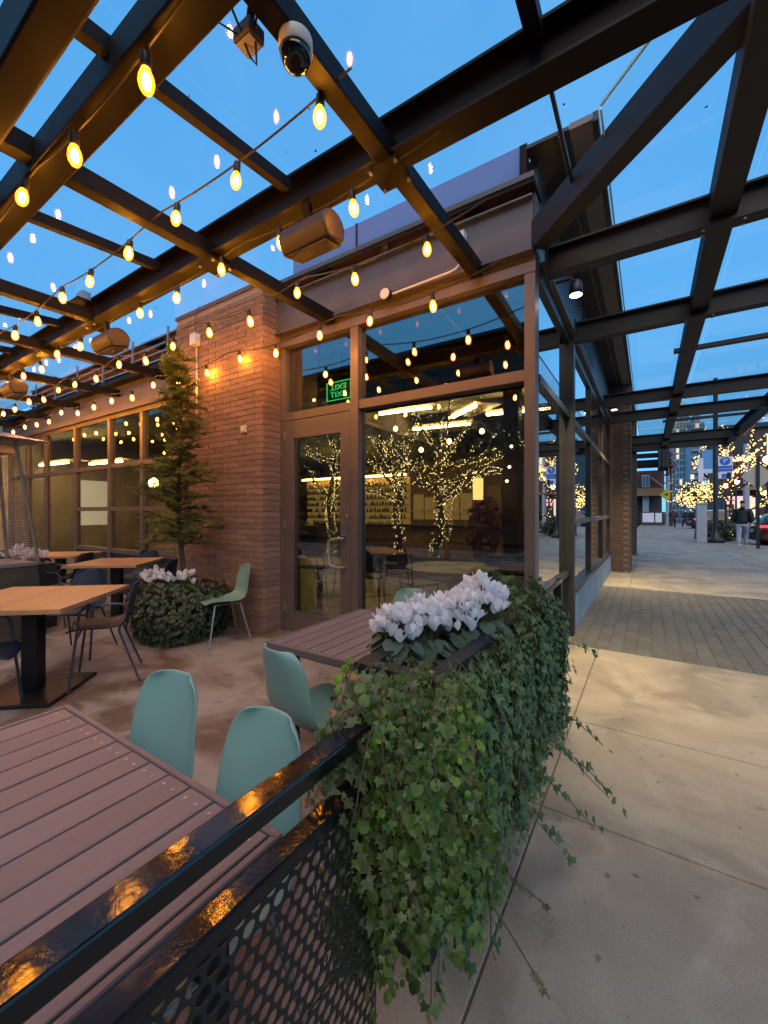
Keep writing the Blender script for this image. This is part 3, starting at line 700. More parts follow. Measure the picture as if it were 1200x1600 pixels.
# ------------------------------------------------------------------ speakers, dome camera, flood light
def speaker(x, y, z, rot, label):
    t = thing('speaker', label, 'speaker', (x, y, z), 'speakers hung from the girder')
    pr = [(-.16, 0), (-.16, .02), (-.15, .10), (-.10, .16), (0, .18), (.10, .16), (.15, .10), (.16, .02), (.16, 0)]
    m = MB(); L = .20
    poly = [(.105 * cos(a), .105 * sin(a)) for a in [pi * k / 12 for k in range(0, 13)]] + [(-.075, -.075), (.075, -.075)]
    m.prism([(p[0], p[1]) for p in poly], -L, L, 'x')
    o = bevel_mod(m.build('cabinet', 'speaker_brown', t, True), .018, 3)
    o2 = MB().box(-.17, .17, -.079, .079, -.082, -.0755).build('grille', 'speaker_brown', t)
    for o_ in (o, o2):
        for v in o_.data.vertices: v.co += t.location
    t.rotation_euler = rot
    MB().box(x - .03, x + .03, y - .015, y + .015, z + .10, z + .2).build('bracket', 'steel', t)
    return t
speaker(-1.83, 1.97, 3.17, (radians(14), 0, 0), 'large brown speaker hung from the girder in front of the glass guard')
speaker(-4.55, 1.97, 3.10, (radians(14), 0, 0), 'brown speaker hung from the girder above the conifer')
speaker(-7.3, 1.97, 3.08, (radians(14), 0, 0), 'brown speaker farthest left on the girder')
cx, cy, cz = -1.21, 1.21, 3.28
c = thing('security_camera', 'white and black dome security camera under the steel beam', 'security camera', (cx, cy, cz))
MB().lathe([(.05, .05), (.068, .045), (.070, .0), (.066, -.008)][::-1], (cx, cy, cz), 28).build('housing', 'white_plastic', c, True)
MB().lathe([(.006, -.075), (.03, -.069), (.05, -.053), (.061, -.028), (.064, -.008)], (cx, cy, cz), 28).build('dome', 'dome_black', c, 'all')
MB().lathe([(.018, 0), (.022, .004), (.022, .012)], (cx + .02, cy - .02, cz - .072), 16, (.3, -.3, -.9)).build('lens_ring', 'dome_black', c, True)
MB().box(cx - .035, cx + .035, cy - .035, cy + .035, cz + .045, cz + .06).build('mount', 'white_plastic', c)
c = thing('flood_light', 'small box flood light with looped cables beside the dome camera', 'flood light', (-1.33, 1.10, 3.3))
fl = bevel_mod(MB().box(-1.40, -1.30, 1.05, 1.13, 3.28, 3.34).build('body', 'speaker_brown', c), .006)
MB().box(-1.39, -1.31, 1.06, 1.12, 3.273, 3.279).build('face', 'conduit', c)
MB().tube([(-1.25, .90, 3.36), (-1.33, .98, 3.33), (-1.35, 1.04, 3.31), (-1.36, 1.10, 3.25), (-1.34, 1.12, 3.22), (-1.32, 1.10, 3.26), (-1.30, 1.08, 3.32), (-1.25, 1.06, 3.36)], .005, 6).build('cable', 'cable_black', c, True)
MB().tube([(-1.38, .90, 3.36), (-1.40, .99, 3.30), (-1.37, 1.06, 3.30)], .004, 6).build('cable', 'cable_black', c, True)
MB().bar((-1.35, 1.09, 3.34), (-1.27, 1.05, 3.40), .03, .012).build('bracket', 'steel', c)
q = thing('junction_clamp', 'small metal junction bracket on top of the purlin meeting the girder', 'bracket', (-4.80, 1.84, 3.52))
MB().box(-4.88, -4.75, 1.80, 1.88, 3.53, 3.62).build('box', 'galvanised', q); MB().box(-4.91, -4.72, 1.75, 1.9, 3.515, 3.53).build('plate', 'steel', q)

# ------------------------------------------------------------------ fence with perforated panels
FX = -.54
def fence(y0, y1, label, posts):
    t = thing('patio_fence', label, 'fence', (FX, y0, 0))
    bevel_mod(MB().box(FX - .026, FX + .026, y0, y1, .897, .931).build('top_rail', 'black_gloss', t), .004, 2)
    bevel_mod(MB().box(FX - .022, FX + .022, y0, y1, .776, .808).build('middle_rail', 'black_gloss', t), .004, 2)
    bevel_mod(MB().box(FX - .024, FX + .024, y0, y1, .13, .175).build('bottom_rail', 'black_metal', t), .004, 2)
    # perforated sheet: hexagonal cells each with a round hole
    m = MB(); p = .032; r = .0127; n = 12; th = .0015
    rows = int((.772 - .175) / (p * .866)); cols = int((y1 - y0) / p)
    for j in range(rows + 1):
        for i in range(cols + 1):
            cy_ = y0 + p * (i + (.5 if j % 2 else 0)); cz_ = .175 + p * .866 * j
            ring = []; hexv = []
            for k in range(n):
                a = 2 * pi * k / n + pi / 6
                hr = p / 2 / cos(((a - pi / 6 + pi / 6) % (pi / 3)) - pi / 6) if True else 0
                a2 = 2 * pi * k / n
                hr = (p / 2) / cos(((a2 + pi / 6) % (pi / 3)) - pi / 6)
                hexv.append((cy_ + hr * cos(a2) * 1.0, min(.774, max(.17, cz_ + hr * sin(a2))))); ring.append((cy_ + r * cos(a2), min(.774, max(.17, cz_ + r * sin(a2)))))
            k0 = len(m.v)
            for q_ in hexv: m.v.append((FX + th, min(y1, max(y0, q_[0])), q_[1]))
            for q_ in ring: m.v.append((FX + th, min(y1, max(y0, q_[0])), q_[1]))
            for q_ in ring: m.v.append((FX - th, min(y1, max(y0, q_[0])), q_[1]))
            for k in range(n):
                k2 = (k + 1) % n
                m.f.append((k0 + k, k0 + k2, k0 + n + k2, k0 + n + k)); m.mi.append(0)
                m.f.append((k0 + n + k, k0 + n + k2, k0 + 2 * n + k2, k0 + 2 * n + k)); m.mi.append(0)
    m.build('perforated_panel', 'black_metal', t)
    for y in posts:
        bevel_mod(MB().box(FX - .027, FX + .027, y - .027, y + .027, .012, .895).build('post', 'black_metal', t), .003)
        bp = MB().box(FX - .075, FX + .075, y - .065, y + .065, 0, .012).build('base_plate', 'black_metal', t)
        for a in (-1, 1):
            for b in (-1, 1): MB().lathe([(.011, 0), (.011, .012), (.006, .02)], (FX + a * .055, y + b * .047, .011), 6).build('bolt', 'galvanised', t)
    return t
fence(-.62, .80, 'near black railing with perforated panel, its top rail wet and glossy', [-.60])
fence(2.26, 3.14, 'black railing behind the ivy ending in a foot by the glass corner', [2.29, 3.11])

# ------------------------------------------------------------------ planter, ivy, cyclamen
BX0, BX1, BY0, BY1, BZ, BB = -.68, -.45, .93, 2.2, .95, .30
pl = thing('planter_box', 'black trough planter standing in the gap of the railing under the ivy', 'planter', (-.64, 1.6, 0))
pb = MB()
pb.box(BX0, BX1, BY0, BY0 + .03, BB, BZ); pb.box(BX0, BX1, BY1 - .03, BY1, BB, BZ); pb.box(BX0, BX0 + .03, BY0 + .03, BY1 - .03, BB, BZ); pb.box(BX1 - .03, BX1, BY0 + .03, BY1 - .03, BB, BZ); pb.box(BX0 + .03, BX1 - .03, BY0 + .03, BY1 - .03, BB, BB + .03)
pb.build('box', 'planter_black', pl)
for y_ in (1.15, 2.05): MB().box(-.70, -.56, y_ - .03, y_ + .03, 0, BB).build('leg', 'planter_black', pl)
rim = MB(); rim.box(BX0 - .012, BX1 + .012, BY0 - .012, BY0 + .035, BZ, BZ + .03); rim.box(BX0 - .012, BX1 + .012, BY1 - .035, BY1 + .012, BZ, BZ + .03); rim.box(BX0 - .012, BX0 + .035, BY0 + .035, BY1 - .035, BZ, BZ + .03); rim.box(BX1 - .035, BX1 + .012, BY0 + .035, BY1 - .035, BZ, BZ + .03)
rim.build('rim', 'planter_black', pl); B('soil', 'soil', pl, (BX0 + .03, BX1 - .03, BY0 + .03, BY1 - .03, BZ - .12, BZ - .02))

class Foliage:
    "collects leaves; the biggest in view become single leaf parts, the rest one joined part"
    def __init__(s): s.items = []
    def leaf(s, shape, p, nrm, tip, scale, m):
        s.items.append((shape, Vector(p), orient(nrm, tip), scale, m))
    def build(s, root, mats, singles=300, name='leaf', rest='leaf_mass', seen=None):
        shapes = {'ivy': ivy_leaf(1.0), 'round': round_leaf(1.0), 'heart': heart_leaf(1.0)}
        meshes = {}
        it = s.items
        if seen: it = sorted(it, key=seen)
        off = Vector(root.location); mb = MB()
        for k, (sh, p, R, sc, m) in enumerate(it):
            if k < singles:
                key = (sh, m)
                if key not in meshes:
                    q = MB(); q.add(*shapes[sh]); meshes[key] = q.mesh(name, m)
                o = link(name, meshes[key], root); o.location = p - off; o.rotation_euler = R.to_euler(); o.scale = (sc, sc, sc)
            else:
                v, f = shapes[sh]; mb.cur = mats.index(m); mb.add([R @ (Vector(q) * sc) + p for q in v], f)
        if mb.v: mb.build(rest, mats, root, kind='stuff')
def vine(F, p, out, length, shape, m, size, step=.026, wob=.25, stems=None, spread=.0, lift=.0, droop=1.0, alt=None, altp=0.0):
    p = Vector(p); o = Vector(out).normalized(); side = o.cross(Vector((0, 0, 1))); d = (o * (.9 + lift) + Vector((0, 0, .15 + lift))).normalized()
    pts = [p.copy()]; n = int(length / step)
    for k in range(n):
        tgt = Vector((0, 0, -1)) + o * spread
        d = (d * .72 + tgt.normalized() * .30 * droop + side * ru(-wob, wob) + o * ru(-wob, wob) * .5).normalized()
        p = p + d * step; pts.append(p.copy())
        for _ in range(1 if rnd() < .75 else 2):
            nr = o * ru(.5, 1.0) + Vector((0, 0, ru(.1, .8))) + side * ru(-.6, .6)
            tp = Vector((0, 0, -1)) + side * ru(-.9, .9) + o * ru(-.1, .5)
            mm, sh = (alt if alt and rnd() < altp else (m, shape))
            F.leaf(sh, p + o * ru(0, .025) + side * ru(-.02, .02), nr, tp, size * ru(.6, 1.2), mm)
    if stems is not None: stems.tube(pts[::2] if len(pts) > 4 else pts, .0017, 4, False)
    return pts
MATS_IVY = ['ivy_olive', 'ivy_green', 'ivy_dark', 'lime_leaf', 'dry_leaf']
iv = thing('trailing_ivy', 'thick trailing ivy cascading from the trough planter over the railing', 'ivy', (-.53, .9, BB))
F = Foliage(); st = MB()
random.seed(11)
# near face
for k in range(230):
    x = ru(BX0 + .05, BX1 + .07); f = (x - BX0) / (BX1 - BX0); L = ru(.28, .66) if f < .62 else ru(.24, .50)
    m = ('ivy_olive', 'ivy') if f < .4 or rnd() < .3 else ('ivy_green', 'ivy')
    vine(F, (x, BY0 - .02 + ru(-.09, .12), BZ + ru(-.03, .05)), (ru(-.05, .35), -1, 0), L, m[1] if rnd() < .93 else 'heart', m[0] if rnd() < .99 else 'dry_leaf', .0205 * ru(.7, 1.4), step=.021, stems=st, alt=('ivy_green', 'round'), altp=.25)
for k in range(80):      # lower green layer of round leaves
    x = BX0 + .03 + (BX1 + .04 - BX0) * rnd() ** 1.2
    vine(F, (x, BY0 - .03, ru(.48, .78)), (ru(-.2, .2), -1, 0), ru(.12, .32), 'round' if rnd() < .6 else 'ivy', 'ivy_green', .022, step=.021, stems=st)
# bushy top round the cyclamen
for k in range(150):
    x = ru(BX0 + .07, BX1 + .03); y = BY0 - .02 + (.18 * rnd() if rnd() < .55 else .75 * rnd()); a = ru(0, 2 * pi)
    if y > BY0 + .16 and x < BX1 - .06: continue
    vine(F, (x, y, BZ - .02 + ru(0, .035)), (cos(a), sin(a) - .4, 0), ru(.06, .15), 'ivy', 'ivy_olive' if rnd() < .4 else ('ivy_green' if rnd() < .5 else 'ivy_dark'), .024 * ru(.8, 1.2), step=.021, lift=.45, stems=st)
# left flank
for k in range(3):
    y = ru(BY0 - .05, BY0 + .30)
    vine(F, (BX0 + .02, y, BZ + ru(-.02, .05)), (-1, ru(-.8, .1), 0), ru(.08, .22), 'ivy', 'ivy_olive', .024, step=.021, droop=1.8, stems=st, alt=('lime_leaf', 'round'), altp=.15)
# sprays reaching forward over the rail end
for k in range(46):
    vine(F, (ru(-.60, -.48), BY0 - ru(.02, .09), BZ + ru(-.08, .03)), (ru(.0, .5), -1, 0), ru(.14, .40), 'ivy', 'ivy_olive', .026, step=.021, lift=.5, wob=.3, stems=st, alt=('lime_leaf', 'round'), altp=.12)
for k in range(22):
    vine(F, (ru(-.60, -.49), ru(.72, .86), BZ + ru(-.02, .03)), (ru(-.4, .4), -1, 0), ru(.08, .26), 'ivy', 'ivy_olive' if rnd() < .6 else 'ivy_green', .021 * ru(.8, 1.3), step=.02, stems=st, wob=.3)
# street flank
for k in range(300):
    y = ru(BY0 - .05, BY1 + .04); f = (y - BY0) / (BY1 - BY0)
    bu = .5 + .5 * mnoise.noise(Vector((y * 4.5, 3.1, 0)))
    vine(F, (BX1 + ru(-.05, .0) + .05 * bu, y, BZ + ru(-.05, .05) + .06 * (bu - .5)), (1, ru(-.3, .3), 0), (.26 + .56 * bu * rnd() + .16 * rnd()) * (1 - .1 * f), 'ivy', 'ivy_dark' if f > .08 else 'ivy_green', .0215 * ru(.7, 1.4), step=.021, stems=st, alt=('ivy_olive', 'ivy'), altp=.08, droop=1.35)
for k in range(90):
    y = ru(BY0, BY1)
    vine(F, (BX1 + .01, y, ru(.45, .80)), (1, ru(-.3, .3), 0), ru(.12, .3), 'ivy', 'ivy_dark', .026, step=.021, stems=st, droop=1.4)
# far end mound
for k in range(130):
    x = ru(BX0, BX1); y = ru(1.62, BY1 + .05)
    a = ru(0, 2 * pi); vine(F, (x, y, BZ + ru(.0, .13)), (cos(a), sin(a), 0), ru(.10, .24), 'ivy', 'ivy_dark', .028, lift=.6, stems=st)
# long free tendrils over the sidewalk
for (y, z, L, sp) in ((1.55, .62, .34, 1.5), (1.60, .55, .30, 1.3), (1.50, .50, .26, 1.1), (2.05, .80, .20, 1.6), (1.66, .66, .26, 1.4), (1.4, .42, .2, 1.0)):
    vine(F, (BX1 + .08, y, z), (1, -.1, 0), L, 'ivy', 'ivy_dark', .027, wob=.2, spread=sp, droop=.7, stems=st)
for (p0, p1, p2) in (((BX1 + .02, 1.02, .50), (-.30, 1.03, .36), (-.20, 1.05, .22)), ((BX1, 1.10, .50), (-.31, 1.13, .40), (-.22, 1.17, .33))):
    st.tube([p0, p1, p2], [.003, .0025, .0015], 5)
    for k in range(4): F.leaf('ivy', Vector(p1).lerp(Vector(p2), rnd() * .9), (ru(-.3, .5), ru(-1, -.2), ru(.2, 1)), (ru(-.5, .8), ru(-.6, .6), -.8), .018, 'ivy_olive')
for k in range(26):
    x = ru(BX0, BX1 - .1); vine(F, (x, BY0 - .06, ru(.30, .42)), (ru(-.3, .3), -1, 0), ru(.06, .14), 'round', 'ivy_olive', .022, stems=st)
for k in range(5): F.leaf('ivy', (BX0 - .05 + ru(-.02, .02), BY0 - .06, ru(.72, .86)), (-.5, -1, .3), (ru(-.5, .5), 0, -1), .03, 'dry_leaf')
st.build('stems', 'stem', iv, kind='stuff')
F.build(iv, MATS_IVY, 300, seen=lambda i: (0 if (i[1].y < BY0 - .045 or i[1].x > BX1 + .05) else 1, i[1].length))
# lime creeping plant down the near street-side corner
lj = thing('lime_creeper', 'bright lime green creeping plant with round leaves hanging at the planter corner', 'plant', (BX1, BY0, 0))
F = Foliage(); st = MB()
for k in range(8):
    vine(F, (BX1 + .03 + ru(-.02, .03), BY0 + ru(-.04, .06), BZ + ru(-.01, .04)), (ru(.5, 1.0), -1, 0), ru(.12, .36), 'round', 'lime_leaf', .021, wob=.2, stems=st, step=.02, alt=('ivy_green', 'round'), altp=.35)
for k in range(3):
    vine(F, (BX0 + .05 * k, BY0 + ru(-.02, .05), BZ + .04), (ru(-.6, 0), -1, 0), ru(.1, .22), 'round', 'lime_leaf', .032, wob=.2, stems=st)
st.build('stems', 'stem', lj, kind='stuff'); F.build(lj, ['lime_leaf', 'ivy_green'], 200, seen=lambda i: i[1].y)
# cyclamen
def petal_mesh():
    me = MB(); n, k = 5, 4
    for i in range(n + 1):
        v = i / n
        for j in range(k + 1):
            u = (j / k - .5); w = .0185 * sin(pi * (.12 + .80 * v)) ** .8
            a = .35 * v
            me.v.append((u * 2 * w, .008 + .010 * sin(v * 2.2) + .020 * v * v, .046 * v - .004 + .004 * sin(4 * u * pi) * v))
    for i in range(n):
        for j in range(k):
            a = i * (k + 1) + j; me.f.append((a, a + 1, a + k + 2, a + k + 1)); me.mi.append(0)
    return me
def flower_mesh(name, seed):
    random.seed(seed); base = petal_mesh(); m = MB()
    for q in range(5):
        R = Matrix.Rotation(2 * pi * q / 5 + ru(-.25, .25), 3, 'Z') @ Matrix.Rotation(ru(-.3, .35), 3, 'X') @ Matrix.Rotation(ru(-.5, .5), 3, 'Z'); sc = ru(.8, 1.2)
        m.add([R @ (Vector(v) * sc) for v in base.v], base.f)
    m.lathe([(.003, -.012), (.008, -.008), (.009, 0), (.005, .006)], (0, 0, 0), 8)
    me = m.mesh(name, 'petal', 'all'); return me
FM = [flower_mesh('flower', s) for s in range(4)]
def cyclamen(x, y, z, nf, rad, hh, label, group='white cyclamen in the planter', leaves=44, fs=1.0):
    t = thing('cyclamen', label, 'flower', (x, y, z), group)
    F = Foliage(); sm = MB()
    for k in range(nf):
        a = 2.4 * k + ru(-.3, .3); r = rad * sqrt((k + .5) / nf)
        p = Vector((x + r * cos(a), y + r * sin(a), z + hh * (1 - .35 * (r / rad) ** 2) + ru(-.035, .03)))
        o = link('flower', FM[k % 4], t, p - t.location); o.rotation_euler = (ru(-.5, .5), ru(-.5, .5), ru(0, 6)); s_ = ru(.5, .75) * fs; o.scale = (s_, s_, s_)
        sm.tube([(x + .3 * r * cos(a), y + .3 * r * sin(a), z), (x + .8 * r * cos(a), y + .8 * r * sin(a), z + hh * .6), p], .002, 5)
    sm.build('stalks', 'stem', t, kind='stuff')
    for k in range(leaves):
        a = ru(0, 2 * pi); r = rad * ru(.4, 1.25)
        F.leaf('heart', (x + r * cos(a) * .7, y + r * sin(a) * .7, z + ru(.0, .06)), (cos(a) * .7, sin(a) * .7, 1), (cos(a), sin(a), -.5), ru(.05, .075), 'cyclamen_leaf')
    F.build(t, ['cyclamen_leaf'], leaves)
    return t
random.seed(5)
cyclamen(-.675, 1.12, BZ + .0, 44, .07, .11, 'white cyclamen at the near left end of the planter')
cyclamen(-.625, 1.22, BZ + .0, 62, .085, .125, 'white cyclamen second from the left in the planter')
cyclamen(-.575, 1.34, BZ + .0, 62, .09, .14, 'white cyclamen in the middle of the planter, behind the nearer ones')
cyclamen(-.53, 1.47, BZ + .0, 64, .095, .175, 'tallest white cyclamen clump, farthest back in the planter')

# ------------------------------------------------------------------ potted conifer with cyclamen by the brick pillar
PC = Vector((-4.47, 2.68, 0))
po = thing('tree_pot', 'dark square pot overgrown with greenery beside the brick pillar', 'pot', tuple(PC))
MB().prism([(PC.x - .30, PC.y - .30), (PC.x + .30, PC.y - .30), (PC.x + .30, PC.y + .30), (PC.x - .30, PC.y + .30)], .0, .52).build('pot', 'planter_black', po)
sh = thing('trailing_shrub', 'dense small-leaved trailing shrub covering the conifer pot', 'shrub', tuple(PC))
F = Foliage()
for k in range(2600):
    a = ru(0, 2 * pi); h = ru(.03, .62); rr = .37 + .12 * sin(pi * h / .66) + .04 * mnoise.noise(Vector((3 * cos(a), 3 * sin(a), 5 * h))) + ru(-.03, .03)
    if h > .55: rr *= ru(.3, 1)
    if a < pi and sin(a) > .6 and rnd() < .5: continue
    sq = 1 / max(abs(cos(a)), abs(sin(a))) ** .35
    p = PC + Vector((rr * sq * cos(a), rr * sq * sin(a), h)); n_ = Vector((cos(a), sin(a), ru(.1, .9)))
    F.leaf('heart', p, n_ + Vector((ru(-.5, .5), ru(-.5, .5), 0)), (ru(-.6, .6), ru(-.6, .6), -1), ru(.03, .05), 'shrub_leaf')
F.build(sh, ['shrub_leaf'], 220, seen=lambda i: i[1].y - .6 * i[1].x)
for k, (dx, dy, lab) in enumerate(((-.16, -.22, 'small white cyclamen at the left of the conifer pot'), (.04, -.26, 'small white cyclamen in front of the conifer trunk'), (.24, -.12, 'small white cyclamen at the right of the conifer pot next to the green chair'))):
    cyclamen(PC.x + dx, PC.y + dy, .58, 9, .12, .13, lab, 'white cyclamen in the conifer pot', 8, 1.9)
tr = thing('potted_conifer', 'slender dark green feathery conifer growing in the pot by the brick pillar', 'tree', (PC.x, PC.y, .5))
top = 3.32
tp = [(PC.x + .03 * sin(3 * z) - .22 * max(0, (z - 1.6) / 1.7) ** 1.5, PC.y + .03 * cos(2.2 * z), z) for z in [.5 + (top - .5) * k / 12 for k in range(13)]]
MB().tube(tp, [.034 - .028 * k / 12 for k in range(13)], 8).build('trunk', 'bark', tr, True)
random.seed(21)
cr = MB(); br = MB()
def trunk_at(z):
    k = (z - .5) / (top - .5) * 12; i = min(11, max(0, int(k))); return Vector(tp[i]).lerp(Vector(tp[i + 1]), k - i)
def spray(p, d, L):
    "flat frond: a twig with short needle blades on both sides"
    d = d.normalized(); sd = d.cross(Vector((0, 0, 1))); sd = sd.normalized() if sd.length > .01 else Vector((1, 0, 0)); n = max(4, int(L / .013))
    for k in range(n):
        q = p + d * (L * k / n) + Vector((0, 0, -.25 * L * (k / n) ** 2)); w = .045 * (1 - .6 * k / n)
        for s_ in (-1, 1):
            e = q + sd * s_ * w * ru(.6, 1.1) + d * w * ru(.5, 1) + Vector((0, 0, ru(-.02, .012))); t_ = (e - q).cross(Vector((ru(-.4, .4), ru(-.4, .4), 1))).normalized() * .007
            cr.add([q - t_ * .5, q + t_ * .5, e + t_ * .3, e - t_ * .3], [(0, 1, 2, 3)])
zlev = 1.02
while zlev < top:
    f = (zlev - .95) / (top - .95); R0 = (.54 * (1 - f) ** .7 + .13) * (.75 + .7 * mnoise.noise(Vector((0, 0, zlev * 2.6))))
    for b in range(random.randint(4, 5)):
        a = ru(0, 2 * pi); L = R0 * ru(.4, 1.2) * (1 + .5 * mnoise.noise(Vector((cos(a) * 1.5, sin(a) * 1.5, zlev * 2)))); p0 = trunk_at(zlev); d = Vector((cos(a), sin(a), ru(.1, .9)))
        pts = [p0 + d.normalized() * L * t_ + Vector((0, 0, -.30 * L * t_ * t_)) for t_ in (0, .33, .66, 1)]
        br.tube(pts, [.007, .005, .003, .0015], 4, False)
        for s_ in range(int(9 + L * 48)):
            t_ = ru(.15, 1); i = min(2, int(t_ * 3)); q = pts[i].lerp(pts[i + 1], t_ * 3 - i)
            dd = d + Vector((ru(-1, 1), ru(-1, 1), ru(-.6, .8))); spray(q, dd, ru(.05, .11))
    zlev += ru(.035, .06)
for k in range(26): spray(trunk_at(top - ru(0, .25)), Vector((ru(-1, 1), ru(-1, 1), ru(.2, 1.5))), ru(.08, .16))
br.build('branches', 'bark', tr, kind='stuff'); crn = cr.build('crown', 'conifer', tr, kind='stuff')

# ------------------------------------------------------------------ shell chairs
def shell_mesh(name, m, wide=.46, armless=True):
    "one moulded seat and backrest, front of the seat towards -y, swept section by section"
    path = [(-.235, .430, .36), (-.215, .447, .385), (-.14, .454, .405), (-.04, .446, .41), (.05, .438, .405), (.12, .446, .395), (.168, .478, .38), (.195, .53, .37), (.214, .60, .362), (.234, .68, .345), (.252, .755, .315), (.262, .795, .265), (.267, .815, .18)]
    k = 10; top = []
    for i, (y, z, w) in enumerate(path):
        row = []; back = max(0, min(1, (i - 5) / 4))
        for j in range(k + 1):
            u = j / k * 2 - 1; hw = w / 2 * wide / .46
            edge = abs(u) ** 3
            row.append(Vector((u * hw, y - back * edge * .045 - (0 if back else 0), z + (1 - back) * edge * .028)))
        top.append(row)
    mb = MB(); n = len(path)
    for row in top: mb.v.extend([tuple(v) for v in row])
    for i in range(n - 1):
        for j in range(k):
            a = i * (k + 1) + j; mb.f.append((a, a + 1, a + k + 2, a + k + 1)); mb.mi.append(0)
    me = mb.mesh(name, m, 'all'); return me
def shell(name, me, parent):
    o = link(name, me, parent)
    sd = o.modifiers.new('thickness', 'SOLIDIFY'); sd.thickness = .009; sd.offset = 0
    ss = o.modifiers.new('smooth', 'SUBSURF'); ss.levels = 1; ss.render_levels = 1
    return o
TEAL = shell_mesh('shell', 'teal_plastic'); SAGE = shell_mesh('shell', 'sage_plastic'); NAVY = shell_mesh('shell', 'navy_plastic', .48)
def leg_me(x0, y0, x1, y1, m, r=.011, z=.43): return MB().tube([(x0, y0, z), (x1, y1, .004)], [r, r * .72], 8).mesh('leg', m, True)
LEGS = {m: [leg_me(sx * .15, sy * .13 - .02, sx * .215, sy * .22 - .01, m) for sx in (-1, 1) for sy in (-1, 1)] for m in ('galvanised', 'navy_tube')}
FRAME = {m: MB().tube([(-.15, -.15, .428), (.15, -.15, .428), (.15, .11, .428), (-.15, .11, .428), (-.15, -.15, .428)], .009, 6).mesh('underframe', m, True) for m in ('galvanised', 'navy_tube')}
def shell_chair(x, y, rz, me, label, group='moulded shell chairs'):
    t = thing('shell_chair', label, 'chair', (x, y, 0), group)
    shell('shell', me, t)
    for l_ in LEGS['galvanised']: link('leg', l_, t)
    link('underframe', FRAME['galvanised'], t); t.rotation_euler = (0, 0, rz); return t
shell_chair(-1.42, .60, radians(4), TEAL, 'teal shell chair at the far edge of the slatted table, left of the two')
shell_chair(-.93, .585, radians(-3), TEAL, 'teal shell chair at the far edge of the slatted table, nearer the railing')
shell_chair(-1.31, 1.47, radians(170), TEAL, 'teal shell chair with its back to the camera, tucked at the second slatted table')
shell_chair(-1.47, 2.50, radians(5), SAGE, 'sage green shell chair mostly hidden behind the white cyclamen')
shell_chair(-3.86, 2.80, radians(-18), SAGE, 'sage green shell chair alone against the brick pillar')

# navy armchairs
ARM = [MB().tube([(s_ * .265, -.20, .004), (s_ * .262, -.155, .40), (s_ * .258, -.13, .62), (s_ * .256, -.10, .655), (s_ * .254, -.05, .665), (s_ * .252, .10, .665), (s_ * .247, .15, .655), (s_ * .225, .19, .60)], .010, 8).mesh('armrest', 'navy_tube', True) for s_ in (-1, 1)]
BLEG = [MB().tube([(s_ * .17, .12, .43), (s_ * .235, .27, .004)], [.011, .008], 8).mesh('leg', 'navy_tube', True) for s_ in (-1, 1)]
XF = MB().tube([(-.262, -.155, .41), (0, -.15, .425), (.262, -.155, .41)], .009, 6).mesh('cross_frame', 'navy_tube', True)
XF2 = MB().tube([(-.17, .12, .428), (.17, .12, .428)], .009, 6).mesh('cross_frame', 'navy_tube', True)
def navy_chair(x, y, rz, label):
    t = thing('navy_armchair', label, 'chair', (x, y, 0), 'navy armchairs at the wooden tables')
    shell('shell', NAVY, t)
    for m_ in ARM: link('armrest', m_, t)
    for m_ in BLEG: link('leg', m_, t)
    link('cross_frame', XF, t); link('cross_frame', XF2, t)
    t.rotation_euler = (0, 0, rz); return t
navy_chair(-3.86, 1.62, radians(-28), 'navy armchair at the right side of the nearest wooden table')
navy_chair(-3.72, .78, radians(150), 'navy armchair in the bottom left, in front of the nearest wooden table')
navy_chair(-4.75, 1.75, radians(35), 'navy armchair with blue rounded back behind the nearest wooden table')
navy_chair(-5.15, 2.72, radians(-50), 'navy armchair at the right of the second wooden table, next to the conifer pot')
navy_chair(-6.25, 2.15, radians(130), 'navy armchair at the left of the second wooden table')
navy_chair(-6.35, 3.15, radians(30), 'navy armchair by the window behind the second wooden table')
navy_chair(-7.05, 2.55, radians(-60), 'navy armchair with its side to the camera at the farthest wooden table')
navy_chair(-8.1, 2.25, radians(120), 'navy armchair left of the farthest wooden table')

# ------------------------------------------------------------------ tables
def slat_table(x0, x1, y0, y1, label, along='y', n=None, post=None):
    t = thing('slatted_table', label, 'table', ((x0 + x1) / 2, (y0 + y1) / 2, 0), 'slatted patio tables')
    Z = .735; fw = .018
    fr = MB(); fr.box(x0, x1, y0, y0 + fw, Z - .035, Z + .001); fr.box(x0, x1, y1 - fw, y1, Z - .035, Z + .001); fr.box(x0, x0 + fw, y0 + fw, y1 - fw, Z - .035, Z + .001); fr.box(x1 - fw, x1, y0 + fw, y1 - fw, Z - .035, Z + .001)
    bevel_mod(fr.build('frame', 'slat_frame', t), .003)
    a0, a1 = x0 + fw + .003, x1 - fw - .003; n = n or round((a1 - a0) / .088); w = (a1 - a0) / n
    me = MB().box(-w / 2 + .0035, w / 2 - .0035, y0 + fw + .003 - (y0 + y1) / 2, y1 - fw - .003 - (y0 + y1) / 2, -.02, 0, bev=.002).mesh('slat', 'slat')
    for k in range(n): link('slat', me, t, (a0 + w * (k + .5) - (x0 + x1) / 2, 0, Z + ru(-.0006, .0006)))
    sc_ = MB()
    for k in range(n):
        for yy_ in (y0 + .05, y1 - .05):
            for dx_ in (-.02, .02): sc_.lathe([(.0042, 0), (.0042, .0012)], (a0 + w * (k + .5) + dx_, yy_, Z - .0004), 8)
    sc_.build('screws', 'galvanised', t)
    cx, cy = (x0 + x1) / 2, (y0 + y1) / 2
    B('under_plate', 'black_metal', t, (x0 + .05, x1 - .05, y0 + .05, y1 - .05, Z - .06, Z - .036))
    for px_ in ((x0 + .1, x1 - .1) if True else ()):
        for py_ in (y0 + .1, y1 - .1): B('leg', 'black_metal', t, (px_ - .025, px_ + .025, py_ - .025, py_ + .025, .0, Z - .061))
    return t
